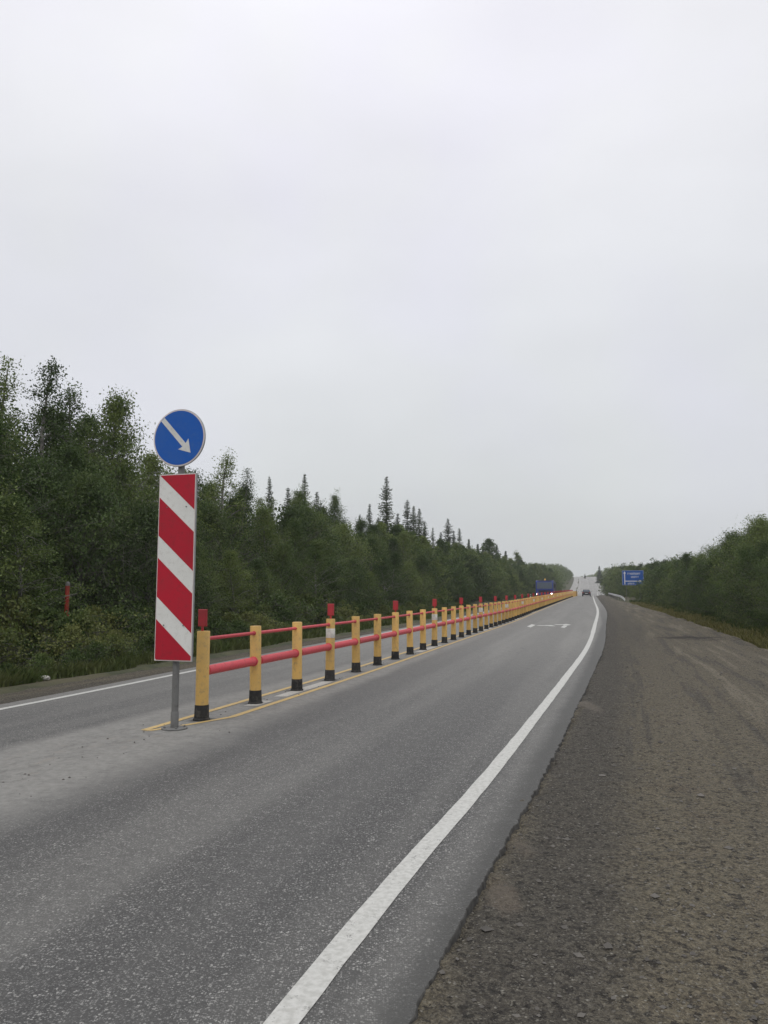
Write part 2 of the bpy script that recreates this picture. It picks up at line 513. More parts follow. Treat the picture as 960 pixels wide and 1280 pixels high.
M['tyre'] = plain("tyre_rubber", (.02, .02, .02), .85, scale=12)
M['chrome'] = plain("wheel_steel", (.4, .4, .4), .4, .7)
M['dumper'] = plain("tipper_body_steel", (.12, .13, .15), .6, .3)
M['lamp_on'] = plain("lit_headlamp", (1, .95, .85), .2, emit=((1, .93, .8), 9.0))
M['beacon'] = plain("amber_beacon", (.8, .45, .08), .2, emit=((1, .6, .12), .5))
M['car_paint'] = plain("dark_car_paint", (.018, .016, .018), .25, scale=2)
M['tail'] = plain("red_tail_lamp", (.35, .01, .012), .25)
M['plate'] = plain("number_plate", (.6, .6, .6), .4)
M['guard'] = plain("galvanised_guardrail", (.46, .47, .46), .5, .25, scale=2, dirt=(.34, .35, .34))
M['marker_red'] = plain("orange_red_post", (.26, .028, .016), .6, scale=6, dirt=(.16, .03, .02))
M['stone'] = plain("pebbles", (.15, .14, .125), .9, scale=3, dirt=(.05, .046, .042))
M['pale_stone'] = plain("pale_rock", (.45, .44, .40), .85, scale=9, dirt=(.30, .29, .26), bump=.4)

for q in ('board_blue', 'marker_red'):
    M[q].node_tree.nodes['Principled BSDF'].inputs['Specular IOR Level'].default_value = .22

# ------------------------------------------------------------------ mesh helpers
def mesh_obj(name, verts, faces, material, parent=None, smooth=False, uv=None):
    me = bpy.data.meshes.new(name)
    me.from_pydata([tuple(v) for v in verts], [], [tuple(f) for f in faces])
    if uv is not None:
        lay = me.uv_layers.new(name="metres")
        li = np.empty(len(me.loops), np.int32)
        me.loops.foreach_get("vertex_index", li)
        lay.data.foreach_set("uv", np.asarray(uv, np.float32)[li].ravel())
    me.materials.append(material)
    if smooth:
        me.polygons.foreach_set("use_smooth", [True] * len(me.polygons))
    me.update()
    o = bpy.data.objects.new(name, me)
    COL.objects.link(o)
    if parent is not None:
        o.parent = parent
    return o

def quads_mesh(name, V, material, smooth=False, k=4):
    """V: (n,k,3) separate polygons"""
    n = len(V)
    me = bpy.data.meshes.new(name)
    me.vertices.add(n * k)
    me.vertices.foreach_set("co", V.reshape(-1).astype(np.float32))
    me.loops.add(n * k)
    me.loops.foreach_set("vertex_index", np.arange(n * k, dtype=np.int32))
    me.polygons.add(n)
    me.polygons.foreach_set("loop_start", np.arange(n, dtype=np.int32) * k)
    me.polygons.foreach_set("loop_total", np.full(n, k, np.int32))
    me.materials.append(material)
    me.update(calc_edges=True)
    return me

def link(name, me, parent=None, loc=(0, 0, 0)):
    o = bpy.data.objects.new(name, me)
    COL.objects.link(o)
    o.location = loc
    if parent is not None:
        o.parent = parent
    return o

def tag(o, label=None, cat=None, group=None, kind=None):
    for k, v in (('label', label), ('category', cat), ('group', group), ('kind', kind)):
        if v:
            o[k] = v
    return o

def empty(name, loc=(0, 0, 0), rz=0.0):
    o = bpy.data.objects.new(name, None)
    o.empty_display_size = .3
    COL.objects.link(o)
    o.location = loc
    o.rotation_euler = (0, 0, rz)
    return o

class MB:
    def __init__(s):
        s.v, s.f = [], []
    def add(s, vs, fs):
        k = len(s.v)
        s.v += [tuple(map(float, q)) for q in vs]
        s.f += [tuple(i + k for i in q) for q in fs]
        return s
    def box(s, c, d, taper=None, bev=0.0):
        x, y, z = c
        a, b, h = d[0] / 2, d[1] / 2, d[2] / 2
        if bev <= 0:
            t = taper or (1, 1)
            vs = [(x - a, y - b, z - h), (x + a, y - b, z - h), (x + a, y + b, z - h), (x - a, y + b, z - h),
                  (x - a * t[0], y - b * t[1], z + h), (x + a * t[0], y - b * t[1], z + h), (x + a * t[0], y + b * t[1], z + h), (x - a * t[0], y + b * t[1], z + h)]
            return s.add(vs, [(0, 3, 2, 1), (4, 5, 6, 7), (0, 1, 5, 4), (1, 2, 6, 5), (2, 3, 7, 6), (3, 0, 4, 7)])
        return s.slab([(x - a, z - h), (x + a, z - h), (x + a, z + h), (x - a, z + h)], y - b, y + b, bev)
    def slab(s, poly, y0, y1, bev=0.0):
        """polygon in XZ (anticlockwise seen from -Y) extruded along Y, optional bevelled faces"""
        n = len(poly)
        cx = sum(p[0] for p in poly) / n
        cz = sum(p[1] for p in poly) / n
        def inset(p):
            dx, dz = cx - p[0], cz - p[1]
            l = math.hypot(dx, dz) or 1
            return (p[0] + dx / l * bev * 1.4, p[1] + dz / l * bev * 1.4)
        if bev:
            rings = [([inset(p) for p in poly], y0), (poly, y0 + bev), (poly, y1 - bev), ([inset(p) for p in poly], y1)]
        else:
            rings = [(poly, y0), (poly, y1)]
        vs = [(p[0], y, p[1]) for r, y in rings for p in r]
        fs = [tuple(range(n)), tuple(reversed(range((len(rings) - 1) * n, len(rings) * n)))]
        for k in range(len(rings) - 1):
            for i in range(n):
                j = (i + 1) % n
                fs.append((k * n + i, (k + 1) * n + i, (k + 1) * n + j, k * n + j))
        return s.add(vs, fs)
    def prism_x(s, poly, x0, x1):
        """polygon in YZ extruded along X"""
        n = len(poly)
        vs = [(x0, p[0], p[1]) for p in poly] + [(x1, p[0], p[1]) for p in poly]
        fs = [tuple(reversed(range(n))), tuple(range(n, 2 * n))] + [(i, (i + 1) % n, n + (i + 1) % n, n + i) for i in range(n)]
        return s.add(vs, fs)
    def lathe(s, prof, n=20, c=(0, 0, 0), axis='Z'):
        vs = []
        for r, h in prof:
            for i in range(n):
                a = 2 * math.pi * i / n
                p = (r * math.cos(a), r * math.sin(a), h)
                if axis == 'Y':
                    p = (p[0], p[2], -p[1])
                elif axis == 'X':
                    p = (p[2], p[0], p[1])
                vs.append((p[0] + c[0], p[1] + c[1], p[2] + c[2]))
        fs = []
        for k in range(len(prof) - 1):
            for i in range(n):
                j = (i + 1) % n
                fs.append((k * n + i, k * n + j, (k + 1) * n + j, (k + 1) * n + i))
        fs.append(tuple(reversed(range(n))))
        fs.append(tuple(range((len(prof) - 1) * n, len(prof) * n)))
        return s.add(vs, fs)
    def tube(s, pts, rad, n=6):
        pts = [Vector(p) for p in pts]
        vs, fs = [], []
        for k, p in enumerate(pts):
            d = (pts[min(k + 1, len(pts) - 1)] - pts[max(k - 1, 0)]).normalized()
            u = d.cross(Vector((0, 0, 1)) if abs(d.z) < .9 else Vector((1, 0, 0))).normalized()
            v = d.cross(u)
            for i in range(n):
                a = 2 * math.pi * i / n
                vs.append(p + (u * math.cos(a) + v * math.sin(a)) * rad[k])
        for k in range(len(pts) - 1):
            for i in range(n):
                j = (i + 1) % n
                fs.append((k * n + i, k * n + j, (k + 1) * n + j, (k + 1) * n + i))
        fs.append(tuple(range(n)))
        fs.append(tuple(reversed(range((len(pts) - 1) * n, len(pts) * n))))
        return s.add(vs, fs)
    def build(s, name, material, parent=None, smooth=False):
        o = mesh_obj(name, s.v, s.f, material, parent, smooth)
        if smooth:
            try:
                o.data.set_sharp_from_angle(angle=R(40))
            except Exception:
                pass
        return o

def vnoise(x, y, seed=0):
    """smooth value noise, numpy"""
    xi, yi = np.floor(x).astype(np.int64), np.floor(y).astype(np.int64)
    fx, fy = x - xi, y - yi
    fx, fy = fx * fx * (3 - 2 * fx), fy * fy * (3 - 2 * fy)
    def h(a, b):
        n = (a * 374761393 + b * 668265263 + seed * 974711) & 0x7fffffff
        n = ((n ^ (n >> 13)) * 1274126177) & 0x7fffffff
        return ((n ^ (n >> 16)) & 0xffff) / 65535.0
    return ((h(xi, yi) * (1 - fx) + h(xi + 1, yi) * fx) * (1 - fy) + (h(xi, yi + 1) * (1 - fx) + h(xi + 1, yi + 1) * fx) * fy)

def fbm(x, y, oct=4, seed=0):
    s, a, t = 0, 1.0, 0
    for k in range(oct):
        s = s + a * vnoise(x * 2**k + 17.3 * k, y * 2**k + 5.1 * k, seed + k)
        t += a
        a *= .5
    return s / t

YS = np.unique(np.concatenate([np.arange(-60, 0, 6), np.arange(0, 60, 1.0), np.arange(60, 330, 5.0), np.arange(330, 760, 10),
                               np.arange(760, 3400, 60)])).astype(float)
MAIN_YS = YS

def sheet(name, f0, f1, dz, material, ys=None, nx=2, relief=None):
    """ribbon between lateral offsets f0(Y) and f1(Y) (metres from the barrier line); relief(v,Y,u)->dz"""
    ys = MAIN_YS if ys is None else np.asarray(ys, float)
    u = np.linspace(0, 1, nx)
    a = np.array([float(f0(y)) for y in ys])[:, None]
    b = np.array([float(f1(y)) for y in ys])[:, None]
    v = a + (b - a) * u[None, :]
    Yg = np.repeat(ys[:, None], nx, 1)
    X = xc(Yg) + v
    Z = np.interp(Yg.ravel(), MAIN_YS, zr(MAIN_YS)).reshape(Yg.shape) + dz
    if relief is not None:
        Z = Z + relief(v, Yg, u[None, :] + 0 * v)
    V = np.stack([X, Yg, Z], -1).reshape(-1, 3)
    ny = len(ys)
    i = np.arange((ny - 1) * (nx - 1))
    r, c = i // (nx - 1), i % (nx - 1)
    p = r * nx + c
    Fc = np.stack([p, p + 1, p + nx + 1, p + nx], -1)
    UV = np.stack([v, Yg], -1).reshape(-1, 2)
    return mesh_obj(name, V.tolist(), Fc.tolist(), material, uv=UV, smooth=nx > 2)

# ------------------------------------------------------------------ ground
LAT = np.array([-1500, -900, -500, -300, -200, -140, -100, -75, -58, -45, -36, -29, -24, -20, -17, -14.5, -12.5, -11, -9.8, -8.8, -8, -7.2,
                -6.4, -5.6, -5.0, -4.6, 0, 4.0, 6.0, 6.8, *np.arange(7.2, 10.61, .2), 11.2, 12, 13, 14.5, 16.5, 19, 23, 29, 38, 50, 70, 100, 150, 220, 350, 600, 1000, 1500.])
def cross(v, Y):
    edge = dw(Y) + dlot(Y)
    s = np.where((v > -4.9) & (v < edge - .35), -.15, 0.0)
    s = s + np.where(v >= edge - .35, -.09 * np.clip(1 - (v - edge + .35) / .7, 0, 1), 0)
    left = np.clip((-v - 5.4) / 6.0, 0, 1)
    s = s + np.where(v < -4.9, -.02 - .32 * np.sin(left * math.pi) + .15 * np.clip((-v - 11) / 10, 0, 1), 0)
    right = np.clip((v - edge) / 5, 0, 1)
    s = s + np.where(v >= edge - .35, -.06 + .05 * np.sin(right * math.pi), 0)
    far = np.clip((np.abs(v) - 14) / 30, 0, 1)
    bump = (fbm(v * .03 + 40, Y * .02 + 9, 4, 5) - .5) * 2.4 * far
    bump += (fbm(v * .5 + 11, Y * .5 + 3, 3, 8) - .5) * .22 * np.where((v < -5.4) | (v > edge + .1), 1, 0)
    big = (fbm(v * .0018 + 3, Y * .0015 + 7, 3, 2) - .45) * 26 * np.clip((np.abs(v) - 120) / 500, 0, 1)
    return s + bump + big
yy = MAIN_YS[:, None] + 0 * LAT[None, :]
vv = LAT[None, :] + 0 * MAIN_YS[:, None]
Zg = zr(yy) + cross(vv, yy)
Vg = np.stack([xc(yy) + vv, yy, Zg], -1).reshape(-1, 3)
ny, nx = yy.shape
ii = np.arange((ny - 1) * (nx - 1))
pp = (ii // (nx - 1)) * nx + ii % (nx - 1)
gr = mesh_obj("ground", Vg.tolist(), np.stack([pp, pp + 1, pp + nx + 1, pp + nx], -1).tolist(), M['ground'],
              uv=np.stack([vv, yy], -1).reshape(-1, 2), smooth=True)
tag(gr, kind='structure', label="mossy soil and grassland under the roadside woods")

def gz(X, Y):
    """height of the ground sheet at a point"""
    v = X - float(xc(Y))
    j = int(np.clip(np.searchsorted(LAT, v) - 1, 0, len(LAT) - 2))
    i = int(np.clip(np.searchsorted(MAIN_YS, Y) - 1, 0, len(MAIN_YS) - 2))
    tx = (v - LAT[j]) / (LAT[j + 1] - LAT[j])
    ty = (Y - MAIN_YS[i]) / (MAIN_YS[i + 1] - MAIN_YS[i])
    return float((Zg[i, j] * (1 - tx) + Zg[i, j + 1] * tx) * (1 - ty) + (Zg[i + 1, j] * (1 - tx) + Zg[i + 1, j + 1] * tx) * ty)

def rz_(Y):
    return float(np.interp(Y, MAIN_YS, zr(MAIN_YS)))

# ------------------------------------------------------------------ road, shoulders, lot
left_edge = lambda y: float(dl(y)) - .36
def ragged(y):
    return .055 * (float(fbm(np.array(y * 14.1), np.array(1.7), 5, 3)) - .5) + .035 * (float(fbm(np.array(y * .7), np.array(4.7), 2, 3)) - .5)
right_edge = lambda y: float(dw(y)) + float(de(y)) + (ragged(y) if y < 60 else 0)
near = np.unique(np.concatenate([MAIN_YS[MAIN_YS < 0], np.arange(0, 12, .025), np.arange(12, 20, .1), np.arange(20, 60, .25), MAIN_YS[MAIN_YS >= 60]]))
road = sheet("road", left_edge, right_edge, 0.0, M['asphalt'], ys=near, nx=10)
tag(road, kind='structure', label="worn two lane asphalt road running to the far hill")
# crumbling side face of the asphalt
sv, sf, suv = [], [], []
for k, y in enumerate(near[near < 60]):
    e = right_edge(y)
    X = float(xc(y)) + e
    z = rz_(y)
    jg = float(fbm(np.array(y * 17.0), np.array(9.7), 4, 13)) - .5
    sv += [(X, y, z), (X + .004 + .006 * jg, y, z - .006), (X + .010 + .016 * jg, y, z - .05)]
    suv += [(e, y)] * 3
    if k:
        a = (k - 1) * 3
        sf += [(a, a + 1, a + 4, a + 3), (a + 1, a + 2, a + 5, a + 4)]
ae = mesh_obj("asphalt_edge", sv, sf, plain("broken_asphalt_edge", (.075, .072, .066), .9, scale=30, dirt=(.03, .029, .027), bump=.6))
tag(ae, kind='structure', label="dark crumbling side of the asphalt above the gravel")

def lot_relief(v, Y, u):
    e = v - (dw(Y) + de(Y))
    h = -.020 - .03 * np.clip((fbm(v * 3, Y * 7, 4, 77) - .42) * 4, -.2, 1) * np.exp(-((e - .02) / .045)**2) + .016 * (fbm(v * 2.1, Y * 1.1, 4, 21) - .5) * 2
    h += .013 * (fbm(v * 13, Y * 11, 3, 22) - .5) * 2 + .05 * np.clip(fbm(v * 6, Y * 5, 3, 23) - .62, 0, 1)
    # tyre tracks running along
    tr = fbm(v * 2.4, Y * .06, 3, 31) - .5
    h += .055 * tr * np.clip((e - .4) / 1.0, 0, 1) + .025 * np.clip((e - 1) / 3, 0, 1)
    h += .08 * np.exp(-((u - .93) / .035)**2) * (.6 + .8 * fbm(v * .1, Y * .4, 3, 41))
    h -= .09 * np.clip((u - .965) / .035, 0, 1)
    return h
lot_in = lambda y: float(dw(y)) + float(de(y)) - .12
lot_out = lambda y: float(dw(y)) + float(dlot(y)) + .7 * (float(fbm(np.array(y * .8), np.array(2.2), 4, 91)) - .5)
lot_ys = np.unique(np.concatenate([MAIN_YS[(MAIN_YS < 0) & (MAIN_YS > -30)], np.arange(0, 12, .05), np.arange(12, 30, .12), np.arange(30, 60, .5), np.arange(60, 281, 5.0)]))
lot = sheet("gravel_lot", lot_in, lot_out, 0.0, M['gravel'], ys=lot_ys, nx=140, relief=lot_relief)
tag(lot, kind='structure', label="rutted brown gravel pull-off beside the road")
hill_ys = MAIN_YS[(MAIN_YS >= 280) & (MAIN_YS < 760)]
for nm, a, b in (("right_shoulder", lambda y: right_edge(y) - .1, lambda y: right_edge(y) + 4.2), ("left_verge", lambda y: left_edge(y) - 4.4, lambda y: left_edge(y) + .1)):
    o = sheet(nm.replace('right_', '').replace('left_', 'gravel_'), a, b, -.03, plain("pale_gravel_" + nm, (.34, .335, .32), .9, scale=1.0), ys=hill_ys)
    tag(o, kind='structure', label="pale gravel verge %s the road on the far hill" % ('right of' if 'right' in nm else 'left of'))
gs_ys = np.unique(np.concatenate([MAIN_YS[(MAIN_YS < 6)], np.arange(6, 40, .2), np.arange(40, 60, .5), MAIN_YS[(MAIN_YS >= 60) & (MAIN_YS < 330)]]))
def left_relief(v, Y, u):
    e = -(v - dl(Y)) - .36
    return -.03 - .035 * np.clip(e, 0, 1.5) + .05 * (fbm(v * 2.6, Y * .5, 4, 51) - .5) * np.clip(e / .3, 0, 1) + .04 * (fbm(v * 7, Y * 7, 3, 52) - .5)
gl = sheet("gravel_shoulder", lambda y: left_edge(y) - 1.9 + .25 * math.sin(y * .9) * .5, lambda y: left_edge(y) + .08, 0.0, M['gravel_left'], ys=gs_ys, nx=24, relief=left_relief)
tag(gl, kind='structure', label="rough gravel shoulder between far lane and grass")

def line(name, off, wd, dz, m, y0, y1, label, step=.5, wob=0.0):
    ys = np.unique(np.concatenate([[y0], MAIN_YS[(MAIN_YS > y0) & (MAIN_YS < y1)], np.arange(y0, min(y1, 60), step), [y1]]))
    o = sheet(name, lambda y: off(y) - wd(y) / 2 + wob * (random.random() - .5), lambda y: off(y) + wd(y) / 2 + wob * (random.random() - .5), dz, m, ys=ys)
    return tag(o, kind='structure', label=label)
line("edge_line", lambda y: float(dw(y)), lambda y: .138 if y < 30 else .17, .004, M['white_line'], -20, 330, "solid white edge line along the right lane", .25, .008)
line("edge_line", lambda y: float(dl(y)), lambda y: .12, .004, M['white_line'], -20, 330, "solid white edge line along the far left lane", .25, .006)
def yo(sgn):
    def f(y):
        if sgn > 0:
            return -.22 + .49 * min(1, max(0, (y - 9.05) / 1.0)) ** .8
        return -.27 - .0 * y
    return f
line("yellow_line", yo(1), lambda y: .10, .004, M['yellow_line'], 9.05, 175, "yellow outline on the near side of the barrier", .2)
line("yellow_line", yo(-1), lambda y: .10, .005, M['yellow_line'], 9.1, 175, "yellow outline on the far side of the barrier", .2)
for k, (a, b) in enumerate(((11.0, 11.5), (11.95, 13.9), (20.6, 23.2), (31.5, 34.3), (43, 46), (55, 58))):
    line("old_lane_dash", lambda y: .05, lambda y: .20, .003, M['old_white'], a, b, "worn white dash under the barrier posts", .3)
for k in range(30):
    y0 = 190 + k * 12
    line("centre_dash", lambda y: 0.0, lambda y: .14, .004, M['white_line'], y0, y0 + 4, "white centre dash on the far road")

# painted mark in the lane
def stroke_mark(segs):
    vs, fs, uv = [], [], []
    for (a, b, hy) in segs:
        A, B = unpix(*a), unpix(*b)
        if A[0] > B[0]:
            A, B = B, A
        k = len(vs)
        for (X, Y), s_ in ((A, -1), (B, -1), (B, 1), (A, 1)):
            Yq = Y + s_ * hy
            vs.append((X, Yq, rz_(Yq) + .005 + .001 * (k // 4)))
            uv.append((X - float(xc(Yq)), Yq))
        fs.append((k, k + 1, k + 2, k + 3))
    return vs, fs, uv
vs, fs, uv = stroke_mark([((661, 783.8), (667, 780.9), .45), ((667.2, 780.9), (672, 782.2), .42), ((672.2, 782.1), (684, 782.1), .28), ((684.2, 782.2), (692, 782.2), .55),
                          ((694, 780.9), (704, 780.9), .35), ((704.2, 781.6), (711, 780.7), .55), ((703, 784.8), (707, 782.4), .35)])
o = mesh_obj("lane_marking", vs, fs, M['white_line'], uv=uv)
tag(o, kind='structure', label="faded white painted symbol across the right lane")

# pebbles on the lot
def pebbles(n, y0, y1, v0, v1, smin, smax, seed, power=2.2):
    r = np.random.default_rng(seed)
    oc = np.array([(1, 0, 0), (0, 1, 0), (-1, 0, 0), (0, -1, 0), (0, 0, 1), (0, 0, -1)], float)
    of = np.array([(0, 1, 4), (1, 2, 4), (2, 3, 4), (3, 0, 4), (1, 0, 5), (2, 1, 5), (3, 2, 5), (0, 3, 5)])
    Y = y0 + (y1 - y0) * r.random(n) ** power
    u = r.random(n)
    V = v0 + (v1 - v0) * u
    size = smin + (smax - smin) * r.random(n) ** 4
    e = V
    v = np.array([lot_in(y) for y in Y]) + .15 + e
    U = (v - np.array([lot_in(y) for y in Y])) / np.array([lot_out(y) - lot_in(y) for y in Y])
    z = np.array([rz_(y) for y in Y]) + lot_relief(v, Y, U)
    X = xc(Y) + v
    P = oc[None] * (1 + .5 * (r.random((n, 6, 1)) - .5)) * size[:, None, None] * (.7 + .6 * r.random((n, 1, 3))) * np.array([1, 1, .6])
    a = r.random(n) * 6.28
    ca, sa = np.cos(a)[:, None], np.sin(a)[:, None]
    P = np.stack([P[..., 0] * ca - P[..., 1] * sa, P[..., 0] * sa + P[..., 1] * ca, P[..., 2]], -1)
    P += np.stack([X, Y, z + size * .2], -1)[:, None, :]
    T = P[:, of, :].reshape(-1, 3, 3)
    return T
T = np.concatenate([pebbles(5000, 2.2, 14, 0, 4.8, .003, .015, 1), pebbles(1100, 2.3, 25, .0, 4.6, .009, .032, 2, 1.5)])
o = link("pebbles", quads_mesh("pebbles", T, M['stone'], k=3))
tag(o, "loose small stones strewn over the gravel pull-off", "pebbles", kind='stuff')

def grit(n, seed):
    r = np.random.default_rng(seed)
    oc = np.array([(1, 0, 0), (0, 1, 0), (-1, 0, 0), (0, -1, 0), (0, 0, 1), (0, 0, -1)], float)
    of = np.array([(0, 1, 4), (1, 2, 4), (2, 3, 4), (3, 0, 4), (1, 0, 5), (2, 1, 5), (3, 2, 5), (0, 3, 5)])
    Y = 6.2 + 16 * r.random(n) ** 1.6
    v = r.normal(size=n) * np.where(Y < 9.3, .38, .17)
    size = .003 + .011 * r.random(n) ** 4
    P = oc[None] * (1 + .6 * (r.random((n, 6, 1)) - .5)) * size[:, None, None] * (.7 + .6 * r.random((n, 1, 3))) * np.array([1, 1, .6])
    P += np.stack([xc(Y) + v, Y, np.array([rz_(y) for y in Y]) + size * .4], -1)[:, None, :]
    return P[:, of, :].reshape(-1, 3, 3)
o = link("road_grit", quads_mesh("road_grit", grit(300, 9), M['stone'], k=3))
tag(o, "grit and small clods gathered around the barrier feet and sign base", "grit", kind='stuff')

# ------------------------------------------------------------------ barrier
def heading(y):
    return math.atan((float(xc(y + .5)) - float(xc(y - .5))))
NP = 122
ys = [9.82]
for _ in range(NP):
    ys.append(ys[-1] + 1.5 * math.cos(heading(ys[-1])))
fence = empty("safety_barrier", (float(xc(ys[0])), ys[0], 0))
tag(fence, "long yellow post barrier with two red rails down the middle of the road", "barrier")
fo = Vector(fence.location)
post_me = MB().lathe([(.079, 0), (.081, .02), (.081, 1.09), (.076, 1.10)], 24).build("post", M['yellow'], None, True).data
foot_me = MB().lathe([(.105, 0), (.105, .018), (.092, .03), (.087, .185), (.086, .188)], 24).build("foot", M['rubber'], None, True).data
mb = MB()
mb.box((0, 0, .205 - .04), (.125, .022, .215), bev=.006)
mb.box((0, .0, .03), (.03, .014, .06))
ref_me = mb.build("reflector", M['reflector']).data
band_me = MB().lathe([(.083, 0), (.0835, .001), (.0835, .165), (.083, .166)], 24).build("reflective_band", M['white_band'], None, True).data
mb = MB()
for s_ in (1, -1):
    mb.add([(s_ * .0, 0, 0)], [])
SEG = 1.5
lo = MB()
lo.lathe([(.060, .0), (.060, SEG)], 18, (0, 0, .60), 'Y')
lo.lathe([(.070, .080), (.070, .098)], 18, (0, 0, .60), 'Y')
lo.lathe([(.070, SEG - .098), (.070, SEG - .080)], 18, (0, 0, .60), 'Y')
lo_me = lo.build("lower_rail", M['rail'], None, True).data
up = MB()
up.lathe([(.0235, .0), (.0235, SEG)], 12, (0, 0, 1.0), 'Y')
up.lathe([(.032, .080), (.032, .094)], 12, (0, 0, 1.0), 'Y')
up.lathe([(.032, SEG - .094), (.032, SEG - .080)], 12, (0, 0, 1.0), 'Y')
up_me = up.build("upper_rail", M['rail'], None, True).data
for n_ in ("post", "foot", "reflector", "reflective_band", "lower_rail", "upper_rail"):
    bpy.data.objects.remove(bpy.data.objects[n_])
far_v, far_f, far_rv, far_rf = MB(), None, MB(), None
for k in range(NP):
    y = ys[k]
    x = float(xc(y))
    z = rz_(y)
    y2 = ys[k + 1]
    z2 = rz_(y2)
    hd = math.atan2(float(xc(y2)) - x, y2 - y)
    jx, jy = random.uniform(-.018, .018), random.uniform(-.014, .014)
    if k < 100:
        p = link("post", post_me, fence, Vector((x, y, z)) - fo)
        p.rotation_euler = (jx, jy, 0)
        q = link("foot", foot_me, p)
        if k % 3 == 0:
            q = link("reflector", ref_me, p, (-.015 if k == 0 else 0, 0, 1.10))
            q.rotation_euler = (0, 0, -hd)
        if k >= 3 and (k - 3) % 6 == 0:
            link("reflective_band", band_me, p, (0, 0, .76))
        if k < 99:
            for nm, me in (("lower_rail", lo_me), ("upper_rail", up_me)):
                r_ = link(nm, me, fence, Vector((x, y, z)) - fo)
                r_.rotation_euler = (math.atan2(z2 - z, SEG), 0, -hd)
    else:
        c = Vector((x, y, z)) - fo
        far_v.lathe([(.081, 0), (.081, 1.1)], 8, c)
        far_rv.tube([c + Vector((0, 0, .6)), Vector((float(xc(y2)), y2, z2 + .6)) - fo], [.06, .06], 6)
        far_rv.tube([c + Vector((0, 0, 1.0)), Vector((float(xc(y2)), y2, z2 + 1.0)) - fo], [.024, .024], 6)
c = Vector((float(xc(ys[99])), ys[99], rz_(ys[99]))) - fo
n = Vector((float(xc(ys[100])), ys[100], rz_(ys[100]))) - fo
far_rv.tube([c + Vector((0, 0, .6)), n + Vector((0, 0, .6))], [.06, .06], 6)
tag(far_v.build("far_posts", M['yellow'], fence), kind='stuff')
tag(far_rv.build("far_rails", M['rail'], fence), kind='stuff')

# ------------------------------------------------------------------ keep-right sign on its pole, striped board
PX, PY = -2.45, 9.2
hd0 = heading(9.2)
sg = empty("traffic_sign", (PX, PY, 0.0), -hd0)
tag(sg, "round blue arrow sign above a tall red and white striped board on one pole", "road sign")
mb = MB()
mb.lathe([(.150, .004), (.150, .012), (.145, .016)], 24)
mb.lathe([(.040, .016), (.040, 3.70), (.036, 3.705)], 18)
mb.lathe([(.046, .016), (.046, .19), (.041, .20)], 18)
for a in range(4):
    an = a * math.pi / 2 + .7
    mb.lathe([(.014, .016), (.014, .034)], 6, (.115 * math.cos(an), .115 * math.sin(an), 0))
mb.build("pole", M['galv'], sg, True)
CZ = 3.44
disc = MB().lathe([(.350, -.052), (.353, -.058), (.353, -.070), (.350, -.073)][::-1], 64, (0, 0, CZ), 'Y').build("round_sign", M['steel_back'], sg, True)
rim = MB().lathe([(.349, 0), (.349, .003)], 64, (0, -.0765, CZ), 'Y').build("white_rim", M['sign_rim'], disc)
MB().lathe([(.331, 0), (.331, .002)], 64, (0, -.0790, CZ), 'Y').build("blue_face", M['sign_blue'], disc)
# arrow: shaft and barbed head pointing down right
def rot2(pts, a):
    return [(p[0] * math.cos(a) - p[1] * math.sin(a), p[0] * math.sin(a) + p[1] * math.cos(a)) for p in pts]
ar = [(-.325, -.030), (.118, -.030), (.102, -.092), (.252, .0), (.102, .092), (.118, .030), (-.325, .030)]
ar = rot2(ar, R(-47.5))
ar = [(x - .005, z + CZ - .005) for x, z in ar]
v = [(x, -.0815, z) for x, z in ar] + [(x, -.0795, z) for x, z in ar]
nA = len(ar)
mb = MB()
mb.add([(x, -.0815, z) for x, z in ar], [tuple(range(nA))])
mb.add(v, [(i, i + nA, (i + 1) % nA + nA, (i + 1) % nA) for i in range(nA)])
mb.build("white_arrow", M['sign_white'], disc)
# striped board
Z0, Z1, W2 = .785, 3.00, .25
mb = MB()
mb.box((0, -.060, (Z0 + Z1) / 2), (.5, .03, Z1 - Z0), bev=.004)
mb.box((0, -.036, 2.6), (.30, .018, .05))
mb.box((0, -.036, 1.2), (.30, .018, .05))
board = mb.build("striped_board", M['steel_back'], sg)
MB().box((0, -.0765, (Z0 + Z1) / 2), (.496, .003, Z1 - Z0 - .004)).build("board_rim", M['sign_rim'], board)
MB().box((0, -.0790, (Z0 + Z1) / 2), (.474, .002, Z1 - Z0 - .026)).build("white_face", M['sign_white'], board)
bx0, bx1, bz0, bz1 = -.237, .237, Z0 + .013, Z1 - .013
def clip(poly, ax, lim, keep_less):
    outp = []
    for i in range(len(poly)):
        a, b = poly[i - 1], poly[i]
        ia = a[ax] <= lim if keep_less else a[ax] >= lim
        ib = b[ax] <= lim if keep_less else b[ax] >= lim
        if ia != ib:
            t = (lim - a[ax]) / (b[ax] - a[ax])
            outp.append((a[0] + t * (b[0] - a[0]), a[1] + t * (b[1] - a[1])))
        if ib:
            outp.append(b)
    return outp
WHT, PER, DROP = .265, .725, .425
for k in range(-1, 4):
    zt = bz1 - .0 - WHT - k * PER           # upper left corner of a red stripe
    zb = zt - (PER - WHT)
    poly = [(bx0, zb), (bx1, zb - DROP), (bx1, zt - DROP), (bx0, zt)]
    for ax, lim, less in ((1, bz1, True), (1, bz0, False)):
        if poly:
            poly = clip(poly, ax, lim, less)
    if len(poly) > 2:
        MB().slab(poly, -.0818, -.0802).build("red_stripe", M['sign_red'], board)

rv = MB()
for zz in (1.2, 2.6):
    for xx in (-.13, .13):
        rv.lathe([(.009, 0), (.009, .003), (.005, .005)][::-1], 10, (xx, -.0865, zz), 'Y')
rv.build("rivets", M['galv'], board, True)

